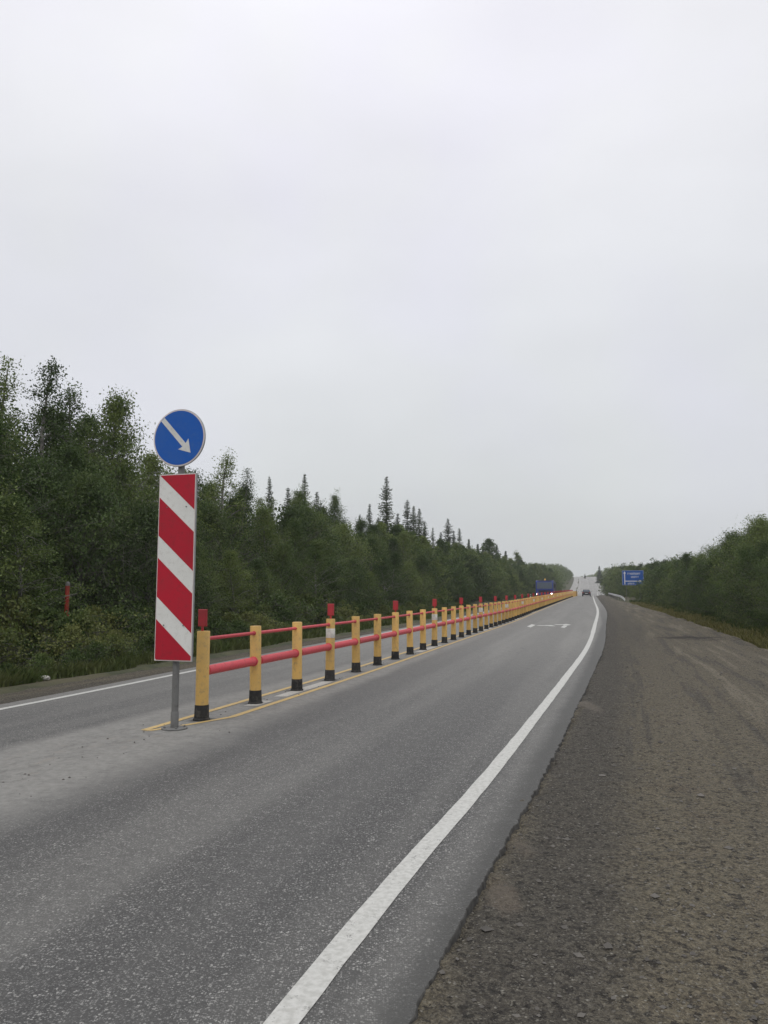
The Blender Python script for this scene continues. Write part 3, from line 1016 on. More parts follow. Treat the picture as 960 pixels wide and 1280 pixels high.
# ------------------------------------------------------------------ direction board far right
DY = 106.0
a, b = ray(791, 722)
DX = a * DY
ds = empty("direction_sign", (DX, DY, gz(DX, DY)), -heading(DY) * .8)
tag(ds, "blue direction board with white arrows on posts by the right roadside bushes", "road sign")
zb = CAM_H + DY * ray(791, 731.5)[1] - ds.location.z
zt = CAM_H + DY * ray(791, 713)[1] - ds.location.z
hw = 1.42
MB().box((0, 0, (zb + zt) / 2), (hw * 2, .04, zt - zb), bev=.006).build("board", M['board_blue'], ds)
brd = bpy.data.objects['board']
for s_ in (-.88, .88):
    MB().lathe([(.035, -.3), (.035, zt - .05)], 10, (s_, .075, 0)).build("leg", M['galv'], ds, True)
mb = MB()
H_ = zt - zb
y_ = -.0255
def barp(mb, x0, x1, z0, z1):
    mb.box(((x0 + x1) / 2, y_, (z0 + z1) / 2), (x1 - x0, .006, z1 - z0))
mb = MB()
f_ = .03
for a0, a1, b0, b1 in ((-hw + f_, hw - f_, zt - .05, zt - .03), (-hw + f_, hw - f_, zb + .03, zb + .05)):
    barp(mb, a0, a1, b0, b1)
barp(mb, -hw + f_, -hw + f_ + .02, zb + .051, zt - .051)
barp(mb, hw - f_ - .02, hw - f_, zb + .051, zt - .051)
mb.build("border", M['sign_white'], brd)
mb = MB()
barp(mb, -1.13, -1.01, zb + .12, zt - .42)
barp(mb, -1.009, .86, zb + .50, zb + .61)
mb.add([(-1.25, -.0285, zt - .419), (-.89, -.0285, zt - .419), (-1.07, -.0285, zt - .12)], [(0, 1, 2)])
mb.add([(.861, -.0285, zb + .375), (1.16, -.0285, zb + .555), (.861, -.0285, zb + .735)], [(0, 1, 2)])
mb.build("arrow_marking", M['sign_white'], brd)
mb = MB()
rr = random.Random(3)
def glyphs(mb, x0, x1, z0, h):
    """short upright and cross strokes of the board's small lettering"""
    x = x0
    while x < x1 - .12:
        wg = .13
        k = rr.randrange(4)
        barp(mb, x, x + .035, z0, z0 + h)
        if k != 1:
            barp(mb, x + wg - .035, x + wg, z0, z0 + h)
        if k in (0, 1):
            barp(mb, x + .036, x + wg - .036, z0 + h - .035, z0 + h)
        if k in (1, 2):
            barp(mb, x + .036, x + wg - .036, z0 + h * .42, z0 + h * .42 + .035)
        if k == 3:
            barp(mb, x + .036, x + wg - .036, z0, z0 + .035)
        x += wg + .045
glyphs(mb, -.68, 1.02, zt - .58, .26)
glyphs(mb, -.22, .80, zt - 1.02, .24)
glyphs(mb, -.68, .15, zb + .13, .20)
mb.build("lettering", M['sign_white'], brd)

# ------------------------------------------------------------------ guardrail
gd = empty("guardrail", (float(xc(103)) + 8.4, 103, 0))
go = Vector(gd.location)
tag(gd, "pale steel guardrail curving along the right roadside below the blue board", "guardrail")
def goff(y):
    return 7.6 + .9 * math.exp(-(y - 103) / 5.0)
prof = [(0, .74), (-.03, .72), (-.075, .67), (-.03, .60), (-.03, .575), (-.075, .51), (-.03, .455), (0, .435)]
gys = np.concatenate([np.arange(103, 112, 1.0), np.arange(112, 236, 4.0)])
gv, gf = [], []
for k, y in enumerate(gys):
    drop = .55 * math.exp(-(y - 103) / 1.8)
    for (dx, dz) in prof + [(p[0] + .006, p[1]) for p in prof[::-1]]:
        gv.append((float(xc(y)) + goff(y) + dx - go.x, y - go.y, rz_(y) + dz - drop))
    if k:
        n_ = len(prof) * 2
        for i in range(n_):
            j = (i + 1) % n_
            gf.append(((k - 1) * n_ + i, (k - 1) * n_ + j, k * n_ + j, k * n_ + i))
gf.append(tuple(range(len(prof) * 2)))
mesh_obj("beam", gv, gf, M['guard'], gd)
pm = None
for y in np.arange(105, 234, 4.0):
    if pm is None:
        o = MB().box((0, 0, .3), (.06, .12, .9)).build("post", M['galv'], gd)
        pm = o.data
    else:
        o = link("post", pm, gd)
    o.location = Vector((float(xc(y)) + goff(y) + .045, y, rz_(y))) - go

# ------------------------------------------------------------------ blue truck, coming
TY = 109.0
TX = ray(680.6, 735)[0] * TY
tr = empty("truck", (TX, TY, rz_(TY)), -heading(TY))
tag(tr, "dark blue cab-over truck with lit headlamps coming along the far lane", "truck")
cab = MB()
cab.prism_x([(0, .75), (-.02, 1.55), (.10, 2.62), (.28, 2.78), (1.75, 2.80), (1.80, .75)], -1.22, 1.22)
cab = cab.build("cab", M['truck_blue'], tr)
bev = cab.modifiers.new("bevel", 'BEVEL')
bev.width = .06
bev.segments = 3
mb = MB()
mb.add([(-1.08, -.035, 1.62), (1.08, -.035, 1.62), (1.0, .078, 2.50), (-1.0, .078, 2.50), (-1.08, .02, 1.62), (1.08, .02, 1.62), (1.0, .12, 2.50), (-1.0, .12, 2.50)],
       [(0, 1, 2, 3), (0, 4, 5, 1), (1, 5, 6, 2), (2, 6, 7, 3), (3, 7, 4, 0)])
mb.build("windscreen", M['glass'], cab)
for s_ in (-1, 1):
    MB().add([(s_ * 1.226, .25, 1.62), (s_ * 1.226, 1.15, 1.62), (s_ * 1.226, 1.15, 2.42), (s_ * 1.226, .33, 2.42),
              (s_ * 1.20, .25, 1.62), (s_ * 1.20, 1.15, 1.62), (s_ * 1.20, 1.15, 2.42), (s_ * 1.20, .33, 2.42)],
             [(0, 1, 2, 3), (0, 4, 5, 1), (1, 5, 6, 2), (2, 6, 7, 3), (3, 7, 4, 0)]).build("side_window", M['glass'], cab)
    m_ = MB()
    m_.tube([(s_ * 1.2, .1, 2.45), (s_ * 1.42, -.08, 2.42), (s_ * 1.42, -.08, 1.7)], [.018] * 3, 6)
    m_.box((s_ * 1.42, -.10, 2.0), (.20, .07, .50), bev=.02)
    m_.build("mirror", M['black'], cab)
mb = MB()
for k in range(5):
    mb.box((0, -.045, 1.02 + k * .085), (1.7, .03, .05))
mb.build("grille", M['black'], cab)
MB().box((0, .16, 2.86), (1.9, .34, .07), bev=.02).build("sun_visor", M['galv'], cab)
bl = MB().lathe([(.10, 0), (.10, .04), (.085, .05), (.085, .19), (.05, .22)], 14, (.05, .7, 2.80)).build("beacon", M['beacon'], tr, True)
MB().box((0, -.03, .62), (2.44, .30, .34), bev=.04).build("bumper", M['black'], tr)
for s_ in (-1, 1):
    MB().lathe([(.13, 0), (.13, .03), (.10, .05)][::-1], 16, (s_ * .98, -.24, .86), 'Y').build("headlight", M['lamp_on'], tr, True)
mb = MB()
mb.box((0, 4.3, .85), (.9, 6.4, .22))
mb.build("chassis", M['black'], tr)
mb = MB()
mb.add([(-1.15, 2.1, 1.15), (1.15, 2.1, 1.15), (1.15, 7.4, 1.15), (-1.15, 7.4, 1.15), (-1.24, 1.95, 2.72), (1.24, 1.95, 2.72), (1.24, 7.6, 2.5), (-1.24, 7.6, 2.5)],
       [(0, 3, 2, 1), (4, 5, 6, 7), (0, 1, 5, 4), (1, 2, 6, 5), (2, 3, 7, 6), (3, 0, 4, 7)])
for k in range(5):
    for s_ in (-1, 1):
        mb.box((s_ * 1.235, 2.6 + k * 1.1, 1.85), (.06, .09, 1.3))
mb.build("tipper_body", M['dumper'], tr)
for yq in (1.1, 5.4, 6.6):
    for s_ in (-1, 1):
        w_ = MB().lathe([(.30, -.14), (.46, -.15), (.51, -.11), (.51, .11), (.46, .15), (.30, .14)], 24, (s_ * 1.05, yq, .51), 'X').build("wheel", M['tyre'], tr, True)
        MB().lathe([(.08, 0), (.26, .03), (.27, .0)][::-1], 18, (s_ * 1.05 + (.13 if s_ > 0 else -.16), yq, .51), 'X').build("hub", M['chrome'], w_, True)

# ------------------------------------------------------------------ dark car, going away
CY = 168.0
CX = ray(733, 740)[0] * CY
car = empty("car", (CX, CY, rz_(CY) + .0), -heading(CY))
tag(car, "small dark car driving away in the right lane towards the far hill", "car")
def car_body():
    mb = MB()
    secs = [(-2.1, .35, .62, .82), (-2.05, .30, .95, .86), (-1.4, .25, 1.0, .88), (0, .22, .98, .89), (1.3, .25, .92, .87), (2.0, .32, .75, .80), (2.12, .40, .62, .72)]
    vs = []
    for (y, z0, z1, hwid) in secs:
        for (x, z) in ((-hwid * .94, z0), (-hwid, z0 + .15), (-hwid, z1 - .12), (-hwid * .9, z1), (hwid * .9, z1), (hwid, z1 - .12), (hwid, z0 + .15), (hwid * .94, z0)):
            vs.append((x, y, z))
    fs = []
    for k in range(len(secs) - 1):
        for i in range(8):
            j = (i + 1) % 8
            fs.append((k * 8 + i, k * 8 + j, (k + 1) * 8 + j, (k + 1) * 8 + i))
    fs += [tuple(range(8)), tuple(reversed(range(48, 56)))]
    mb.add(vs, fs)
    mb.add([(-.78, -1.85, .97), (.78, -1.85, .97), (.80, .95, .95), (-.80, .95, .95), (-.60, -1.35, 1.46), (.60, -1.35, 1.46), (.60, .15, 1.45), (-.60, .15, 1.45)],
           [(4, 5, 6, 7), (0, 1, 5, 4), (1, 2, 6, 5), (2, 3, 7, 6), (3, 0, 4, 7)])
    return mb
body = car_body().build("body", M['car_paint'], car)
def pane(name, q, off):
    o_ = Vector(off)
    MB().add([Vector(p) + o_ for p in q], [tuple(range(len(q)))]).build(name, M['glass'], body)
pane("rear_window", [(-.68, -1.80, 1.02), (.68, -1.80, 1.02), (.54, -1.41, 1.40), (-.54, -1.41, 1.40)], (0, -.012, .012))
pane("windscreen", [(.70, .87, 1.0), (-.70, .87, 1.0), (-.55, .23, 1.41), (.55, .23, 1.41)], (0, .012, .012))
for s_ in (-1, 1):
    pane("side_window", [(s_ * .775, -1.6, 1.02), (s_ * .785, .75, 1.02), (s_ * .625, .12, 1.39), (s_ * .625, -1.3, 1.39)], (s_ * .015, 0, .004))
    MB().box((s_ * .70, -2.09, .80), (.26, .06, .16), bev=.01).build("tail_light", M['tail'], body)
    MB().box((s_ * .97, .55, 1.0), (.16, .10, .12), bev=.02).build("mirror", M['car_paint'], body)
    for yq in (-1.3, 1.3):
        w_ = MB().lathe([(.20, -.09), (.30, -.10), (.32, -.07), (.32, .07), (.30, .10), (.20, .09)], 20, (s_ * .80, yq, .32), 'X').build("wheel", M['tyre'], car, True)
        MB().lathe([(.06, 0), (.19, .015), (.20, .0)][::-1], 14, (s_ * .80 + (.085 if s_ > 0 else -.10), yq, .32), 'X').build("rim", M['chrome'], w_, True)
MB().box((0, -2.115, .62), (.52, .02, .12)).build("number_plate", M['plate'], body)
MB().box((0, -2.08, .42), (1.6, .12, .18), bev=.03).build("bumper", M['black'], car)

# ------------------------------------------------------------------ small roadside things
my = 20.2
mxx_ = ray(84, 745)[0] * my
mk = empty("marker_post", (mxx_, my, gz(mxx_, my)))
tag(mk, "orange-red marker post with a white cap in the undergrowth at left", "marker post")
hz = CAM_H + my * ray(84, 727)[1] - mk.location.z
MB().lathe([(.055, -.1), (.055, hz - .12), (.052, hz - .11)], 16).build("shaft", M['marker_red'], mk, True)
MB().lathe([(.056, hz - .11), (.057, hz - .10), (.057, hz - .04), (.03, hz)], 16).build("cap", M['galv'], mk, True)
# two slim posts by the end of the barrier and a white one left of the truck
for (px, py, Y, h, colr, lab, thick) in ((720.8, 741, 178, 1.9, 'black', "slim dark post standing at the far end of the yellow barrier", .05),
                                         (663.3, 746, 104, 1.0, 'white_band', "short white roadside marker left of the oncoming truck", .07)):
    x_ = ray(px, py)[0] * Y
    z_ = gz(x_, Y) if colr != 'black' else rz_(Y)
    o = empty("roadside_post", (x_, Y, z_))
    tag(o, lab, "post")
    MB().lathe([(thick, -.05), (thick, h - .02), (thick * .7, h)], 10).build("shaft", M[colr], o, True)
    MB().lathe([(thick + .006, h * .78), (thick + .006, h * .9)], 10).build("stripe", M['rubber'] if colr != 'black' else M['white_band'], o, True)
# pale rock in the grass on the left
def rock(name, loc, s, seed, label):
    r = np.random.default_rng(seed)
    mb = MB()
    n = 9
    rings = []
    vs = []
    for k, (rr_, h) in enumerate(((.7, -.2), (1.0, .0), (.95, .35), (.6, .62), (.15, .70))):
        for i in range(n):
            a = 6.283 * i / n
            q = rr_ * (1 + .35 * (r.random() - .5))
            vs.append((q * math.cos(a) * s, q * .8 * math.sin(a) * s, (h + .12 * (r.random() - .5)) * s))
    fs = [(k * n + i, k * n + (i + 1) % n, (k + 1) * n + (i + 1) % n, (k + 1) * n + i) for k in range(4) for i in range(n)]
    fs.append(tuple(range(4 * n, 5 * n)))
    mb.add(vs, fs)
    o = mb.build(name, M['pale_stone'])
    o.location = loc
    return tag(o, label, "rock")
x_ = ray(57, 846)[0] * 14.3
rock("rock", (x_, 14.3, gz(x_, 14.3) + .04), .085, 4, "pale fist sized rock at the grass edge on the left")

# ------------------------------------------------------------------ trees
def rand_quads(C, size, r, flat=.0, aspect=.55):
    """rhombic leaves at centres C"""
    n = len(C)
    d = r.normal(size=(n, 3))
    d[:, 2] -= .25
    d /= np.linalg.norm(d, axis=1)[:, None]
    e = r.normal(size=(n, 3))
    e -= (e * d).sum(1)[:, None] * d
    e /= np.linalg.norm(e, axis=1)[:, None]
    s = size * (.6 + .8 * r.random(n))[:, None]
    return np.stack([C - d * s * .5, C + e * s * aspect * .5, C + d * s * .5, C - e * s * aspect * .5], 1)

def make_deciduous(seed, H, Rr, nleaf, leaf, base=.05, cl=(.07, .11), *, topthin=1.0, nl=34, airy=0.0, lean=.0):
    r = np.random.default_rng(seed)
    tips, wts, seglist = [], [], []
    la = r.random() * 6.28
    def axis(t):
        return np.array([math.cos(la) * lean * H * t * t + .05 * H * .3 * math.sin(t * 5 + seed), math.sin(la) * lean * H * t * t + .015 * H * math.sin(t * 7 + seed), H * t])
    for i in range(nl):
        t = base + (1 - base) * ((i + r.random()) / nl) ** .9
        env = Rr * (math.sin(math.pi * min(1, (t * .80 + .22))) ** .7) * (.65 + .6 * r.random())
        if t > .75:
            env *= .75
        az = i * 2.4 + r.random() * 1.2
        st = axis(max(0.02, t - env * .35 / H))
        en = st + np.array([math.cos(az) * env, math.sin(az) * env, env * (.25 + .6 * r.random())])
        en[2] = min(en[2], H * 1.0)
        mid = (st + en) / 2 + np.array([0, 0, env * .10])
        seglist.append((st, mid, en, t, env))
        nt_ = 7
        for k in range(nt_):
            q = .28 + .72 * (k + r.random()) / nt_
            p = st * (1 - q) ** 2 + 2 * q * (1 - q) * mid + q * q * en
            p = p + np.clip(r.normal(size=3), -1.5, 1.5) * env * .24 * np.array([1, 1, .8])
            p[2] = max(p[2], .06 * H * r.random())
            tips.append(p)
            wts.append((.5 + r.random()) * (1 - airy * t * .7) * (.55 + .45 * q))
    # leader
    for k in range(12):
        t = .72 + .30 * r.random()
        tips.append(axis(t) + r.normal(size=3) * Rr * .11)
        wts.append(.55 * topthin)
    tips = np.array(tips)
    wts = np.array(wts)
    idx = r.choice(len(tips), nleaf, p=wts / wts.sum())
    # each clump has its own size
    cs = (cl[0] + cl[1] * r.random(len(tips))) * Rr
    C = tips[idx] + np.clip(r.normal(size=(nleaf, 3)), -1.7, 1.7) * cs[idx][:, None] * np.array([1, 1, .7])
    C[:, 2] = np.maximum(C[:, 2], .02 + .1 * r.random(nleaf))
    Q = rand_quads(C, leaf, r)
    mb = MB()
    ts = np.linspace(0, 1, 9)
    r0 = .014 * H + .01
    mb.tube([axis(t) - (np.array([0, 0, .15]) if t == 0 else 0) for t in ts], [r0 * (1 - t) ** .8 + .008 for t in ts], 8)
    for k_, (st, mid, en, t, env) in enumerate(seglist):
        for q_, tp in zip((.35, .5, .62, .75, .85, .95, 1.0), tips[k_ * 7:k_ * 7 + 7]):
            a_ = st * (1 - q_) ** 2 + 2 * q_ * (1 - q_) * mid + q_ * q_ * en
            if np.linalg.norm(tp - a_) > .05:
                mb.tube([a_, tp + (tp - a_) * .35], [.008, .004], 3)
        mb.tube([st, mid, en], [r0 * (1 - t) * .42 + .006, r0 * (1 - t) * .25 + .005, .004], 4)
    return Q, mb

def make_spruce(seed, H, Rr, leaf, dens=1.0, base=.04):
    r = np.random.default_rng(seed)
    Cs, Ds, S = [], [], []
    nw = int(H * 6.5)
    mb = MB()
    mb.tube([(0, 0, -.15), (.02, 0, H * .5), (0, 0, H)], [.014 * H, .008 * H, .006], 8)
    for i in range(nw):
        t = base + (1 - base) * (i / nw) ** .95
        env = Rr * (1 - t) ** .82 * (.8 + .4 * r.random()) + .05
        nb = max(5, int(7 + 4 * (1 - t)))
        a0 = r.random() * 6.28
        for b in range(nb):
            if r.random() < .10:
                continue
            az = a0 + b * 6.283 / nb + r.normal() * .2
            ln = env * (.65 + .55 * r.random())
            up_ = .30 if t > .8 else -.10 - .25 * (1 - t)
            d = np.array([math.cos(az), math.sin(az), up_])
            z0 = H * t
            m_ = max(6, int(ln / leaf * 7.5 * dens))
            q = (np.arange(m_) + r.random(m_)) / m_
            P = np.stack([d[0] * ln * q, d[1] * ln * q, z0 + d[2] * ln * q + .28 * ln * q * q * (1 if t < .8 else .3)], -1)
            P[:, :2] += r.normal(size=(m_, 2)) * .07 * ln
            P[:, 2] -= np.abs(r.normal(size=m_)) * .05
            Cs.append(P)
            side = np.stack([-d[1] * np.ones(m_), d[0] * np.ones(m_), -.2 * np.ones(m_)], -1) * np.where(r.random(m_) < .5, 1, -1)[:, None]
            dd = side * .7 + d[None] * .9 + r.normal(size=(m_, 3)) * .3
            Ds.append(dd / np.linalg.norm(dd, axis=1)[:, None])
            S.append(leaf * (.7 + .6 * r.random(m_)) * (.55 + .45 * (1 - t)))
            if b % 2 == 0:
                mb.tube([(0, 0, z0), (d[0] * ln * .8, d[1] * ln * .8, z0 + d[2] * ln * .8 + .16 * ln)], [.006 + .012 * (1 - t), .004], 3)
    C, D, S = np.concatenate(Cs), np.concatenate(Ds), np.concatenate(S)
    n = len(C)
    e = np.cross(D, r.normal(size=(n, 3)))
    e /= np.linalg.norm(e, axis=1)[:, None]
    s = S[:, None]
    Q = np.stack([C - D * s * .3, C + e * s * .20, C + D * s * .8, C - e * s * .20], 1)
    return Q, mb

def variant(kind, tagname, Q, mb, leafm, barkm):
    cr_ = quads_mesh("crown_" + tagname, Q, M[leafm])
    o = mb.build("trunk", M[barkm])
    tm = o.data
    bpy.data.objects.remove(o)
    return (cr_, tm)

VAR = {}
H0 = 8.0
VAR['birch'] = [variant('t', 'birch', *make_deciduous(100 + i, H0, 2.0, 22000, .088, .04, nl=54, airy=.35, lean=.03), 'birch_leaf', 'birch_bark') for i in range(4)]
VAR['airy'] = [variant('t', 'airy', *make_deciduous(200 + i, H0, 1.35, 8500,   .072, .08, (.075, .10), nl=36, airy=.75, lean=.04), 'birch_leaf', 'birch_bark') for i in range(4)]
VAR['willow'] = [variant('t', 'willow', *make_deciduous(300 + i, 5.0, 2.3, 20000, .082, .02, nl=56, airy=.15, lean=.03), 'willow_leaf', 'bark') for i in range(4)]
VAR['spruce'] = [variant('t', 'spruce', *make_spruce(400 + i, H0, 1.25 + .15 * i, .20), 'spruce_leaf', 'bark') for i in range(4)]
VAR['birch_far'] = [variant('t', 'birch_far', *make_deciduous(500 + i, H0, 2.4, 8500, .18, .03, (.045, .075), nl=40, airy=.25), 'birch_leaf', 'bark') for i in range(4)]
VAR['willow_far'] = [variant('t', 'willow_far', *make_deciduous(600 + i, 5.0, 2.6, 8000, .16, .02, (.045, .075), nl=40, airy=.1), 'willow_leaf', 'bark') for i in range(3)]
VAR['spruce_far'] = [variant('t', 'spruce_far', *make_spruce(700 + i, H0, 1.35, .34, .8), 'spruce_leaf', 'bark') for i in range(3)]
VAR['shrub'] = [variant('t', 'shrub', *make_deciduous(800 + i, 1.2, .85, 3800, .075, .02, nl=26, airy=.0), 'under_leaf', 'bark') for i in range(4)]
HT = {'birch': 8.0, 'airy': 8.0, 'willow': 5.0, 'spruce': 8.0, 'birch_far': 8.0, 'willow_far': 5.0, 'spruce_far': 8.0, 'shrub': 1.2}
NAME = {'birch': 'birch_tree', 'airy': 'birch_tree', 'willow': 'willow_tree', 'spruce': 'spruce_tree', 'birch_far': 'birch_tree', 'willow_far': 'willow_tree', 'spruce_far': 'spruce_tree', 'shrub': 'shrub'}
CAT = {'birch_tree': 'tree', 'willow_tree': 'tree', 'spruce_tree': 'tree', 'shrub': 'shrub'}

def plant(kind, X, Y, H, label, group=None, fat=1.0, v=None):
    k = VAR[kind][random.randrange(len(VAR[kind])) if v is None else v]
    z = gz(X, Y)
    t = empty(NAME[kind], (X, Y, z - .05), random.random() * 6.28)
    s = H / HT[kind]
    t.scale = (s * fat, s * fat, s)
    tag(t, label, CAT[NAME[kind]], group)
    link("crown", k[0], t)
    link("trunk", k[1], t)
    return t

SKY = spline([(-150, 430), (-60, 445), (0, 480), (30, 505), (60, 510), (95, 512), (130, 520), (160, 525), (185, 560), (215, 578), (250, 585), (275, 592), (300, 606),
              (325, 615), (350, 612), (385, 620), (410, 634), (440, 645), (480, 652), (510, 657), (540, 672), (575, 680), (600, 687), (640, 699), (680, 705), (700, 706), (712, 712), (718, 722),
              (726, 720.5), (733, 719), (745, 716), (752, 712), (770, 709), (800, 706), (830, 702), (860, 695), (885, 688), (905, 680), (925, 670), (960, 656), (1050, 646), (1300, 620)])
def px_of(X, Y):
    a = X / Y
    # image column of a point near eye level
    c, s = math.cos(PITCH), math.sin(PITCH)
    return 480 + F_PX * a / (c + s * 0 + 0) * (c * c + s * s) * 1.0 * c * 1.0 / 1.0 if False else 480 + F_PX * a * (c + s * s / c) * 1.0
def top_h(X, Y, dpx=0.0):
    """height of a tree at X,Y whose top reaches the wood's skyline (dpx pixels lower)"""
    px = float(np.clip(px_of(X, Y), -200, 1250))
    py = float(SKY(px)) + dpx
    return CAM_H + Y * ray(px, py)[1] - gz(X, Y)

def zone_left(px, Y):
    if px < 185:
        return "left of the striped board"
    if px < 320:
        return "just right of the striped board"
    if px < 480:
        return "behind the first nine barrier posts"
    if px < 640:
        return "behind the middle stretch of the barrier"
    return "on the left beyond the blue truck"
def zone_right(px, Y):
    if px > 880:
        return "at the right picture edge above the gravel pull-off"
    if px > 800:
        return "right of the blue direction board"
    return "behind the guardrail and blue direction board"
WORD = {'birch': "leafy birch", 'airy': "thin crowned birch", 'willow': "bushy green willow", 'spruce': "dark spruce",
        'birch_far': "leafy birch", 'willow_far': "bushy green willow", 'spruce_far': "dark spruce"}
ROW = {0: "at the wood's edge", 1: "deeper in the wood", 2: "at the wood's back"}

def row(side, d0, jit, y0, y1, sp, lower, kinds, ridx, kmul=1.0):
    Y = y0
    while Y < y1:
        s_ = sp(Y)
        Yj = Y + random.uniform(-.35, .35) * s_
        Y += s_ * kmul
        off = d0 + random.uniform(-jit, jit)
        if side < 0:
            X = float(xc(Yj)) - off * (1.0 if Yj < 200 else max(.62, 1 - (Yj - 200) / 320))
        else:
            X = float(xc(Yj)) + float(dw(Yj)) + off * (1.0 if Yj < 150 else max(.5, 1 - (Yj - 150) / 220))
        px = px_of(X, Yj)
        if side < 0 and 62 < px < 106 and Yj < 23.5:
            continue
        if side > 0 and 762 < px < 812 and Yj < 110:
            continue
        H = top_h(X, Yj, (lower[0] + random.random() * (lower[1] - lower[0])) * 25 / max(Yj, 18))
        k = random.choices([a for a, b in kinds], [b for a, b in kinds])[0]
        if Yj > 72 and k in ('birch', 'willow', 'spruce', 'airy'):
            k = {'birch': 'birch_far', 'airy': 'birch_far', 'willow': 'willow_far', 'spruce': 'spruce_far'}[k]
        H = max(2.0 if ridx == 0 else 3.0, min(H, 12))
        z = (zone_left if side < 0 else zone_right)(px, Yj)
        lab = "%s %s %s" % (WORD[k], ROW[ridx] if side < 0 else ("in front" if ridx == 0 else "in the second row"), z)
        fat = {'birch': 1.05, 'airy': 1.0, 'willow': .9, 'spruce': .85}.get(k.replace('_far', ''), 1)
        if H < 4.5 and 'birch' in k:
            fat *= 1.25
        plant(k, X, Yj, H, lab, lab, fat)

spL = lambda Y: 1.75 + max(0, Y - 25) * .022
spR = lambda Y: 1.7 + max(0, Y - 30) * .03
row(-1, 10.6, .9, 8, 240, spL, (75, 150), [('willow', 7), ('birch', 3)], 0)
row(-1, 13.2, 1.0, 9, 250, spL, (25, 75), [('birch', 6), ('willow', 3), ('spruce', .12)], 1, 1.1)
row(-1, 16.2, 1.2, 10, 260, spL, (-4, 32), [('birch', 6), ('airy', 3), ('spruce', .35)], 2, 1.1)
row(+1, 7.6, .6, 20, 245, spR, (20, 75), [('willow', 9), ('birch', 1)], 0, 1.1)
row(+1, 10.2, .8, 22, 250, spR, (-3, 24), [('birch', 2), ('willow', 7)], 1, 1.2)

# trees whose tips stand out on the skyline: (column, top row, distance, kind, label)
for px, py, Y, k, fat, v, lab in (
    (10, 447, 27, 'airy', 1.0, 0, "tall thin crowned birch at the very left picture edge"),
    (58, 455, 28, 'airy', 1.05, 1, "tallest thin crowned birch left of the round blue sign"),
    (103, 482, 29, 'airy', 1.0, 2, "thin birch with twiggy top between the tallest birch and the blue sign"),
    (146, 497, 30, 'birch', .85, 1, "narrow birch whose tip stands left of the round blue sign"),
    (277, 566, 38, 'airy', 1.1, 3, "pale thin birch rising just right of the round blue sign"),
    (301, 588, 39, 'airy', .9, 0, "small airy birch second from the blue sign on the skyline"),
    (337, 593, 43, 'spruce', .62, 1, "slim spruce spire rising left of the taller spruce spire over the third post"),
    (381, 590, 46, 'spruce', .70, 2, "sharp spruce spire above the third and fourth barrier posts"),
    (416, 622, 50, 'birch', .7, 2, "round topped tree standing above the fifth barrier post"),
    (462, 628, 54, 'spruce', .70, 0, "small spruce spire just left of the tallest spruce"),
    (360, 607, 46, 'spruce', .8, 0, "short spruce tip between the two slim spires over the third post"),
    (396, 613, 50, 'spruce', .9, 3, "short broad spruce right of the sharp spire over the fourth post"),
    (450, 641, 54, 'spruce', .7, 1, "very small spruce tip left of the spire beside the tallest spruce"),
    (473, 645, 56, 'spruce', 1.0, 2, "low spruce tip touching the tallest spruce on its left"),
    (497, 640, 58, 'spruce', 1.1, 0, "low broad spruce touching the tallest spruce on its right"),
    (517, 631, 60, 'spruce', .8, 3, "slim spruce wedged between the two broad ones right of the tallest"),
    (531, 650, 62, 'spruce', 1.1, 1, "sloping spruce shoulder at the right end of the tall spruce cluster"),
    (551, 664, 66, 'spruce', 1.0, 2, "short spruce leaning on the taller twin spruce from the left"),
    (567, 662, 69, 'spruce', .8, 0, "spruce tip in the notch between the twin spruces"),
    (604, 684, 84, 'spruce_far', 1.1, 0, "stub of a spruce just left of the pale open crowned birch"),
    (632, 688, 98, 'spruce_far', 1.0, 1, "last low spruce tip before the flat topped tree"),
    (483, 594, 56, 'spruce', .78, 3, "tallest dark spruce on the skyline above the middle of the barrier"),
    (509, 623, 58, 'spruce', .95, 1, "broad dark spruce right of the tallest spruce"),
    (524, 634, 60, 'spruce', .90, 2, "dark spruce second to the right of the tallest spruce"),
    (541, 658, 64, 'spruce', .7, 0, "little spruce tip left of the twin spruces over the barrier"),
    (560, 647, 68, 'spruce', 1.0, 3, "left and taller of the twin spruces above the far barrier"),
    (574, 659, 70, 'spruce', .9, 1, "right and lower of the twin spruces above the far barrier"),
    (586, 673, 74, 'spruce_far', .7, 0, "narrow spruce tip next to the twin spruces towards the truck"),
    (597, 679, 80, 'spruce_far', .8, 1, "small spruce tip midway between twin spruces and truck"),
    (610, 674, 86, 'airy', 1.1, 2, "pale open crowned birch on the skyline before the truck"),
    (621, 680, 92, 'spruce_far', .9, 2, "dark spruce tip just right of the pale open crowned birch"),
    (646, 692, 110, 'birch_far', .9, 1, "flat topped tree on the skyline left of the truck"),
    (731, 717, 520, 'spruce_far', 1.5, 0, "tiny dark tree on the crest above the car"),
    (749, 707, 430, 'spruce_far', 1.3, 1, "dark tip on the right ridge between car and blue board"),
    (856, 692, 62, 'birch', 1.2, 3, "rounded birch top right of the blue direction board"),
    (912, 668, 45, 'willow', .9, 1, "twiggy tree top near the right picture edge"),
    (948, 650, 38, 'willow', .8, 2, "tallest bush-like birch at the right picture edge"),
):
    a_, b_ = ray(px, py)
    if 320 < px < 650:          # these stand behind the leafy rows
        while float(xc(Y)) - a_ * Y < 17.2:
            Y += .5
    X = a_ * Y
    H = CAM_H + Y * b_ - gz(X, Y)
    if k == 'airy' and Y > 100:
        k = 'birch_far'
    plant(k, X, Y, max(H, 2.0), lab, None, fat, v)

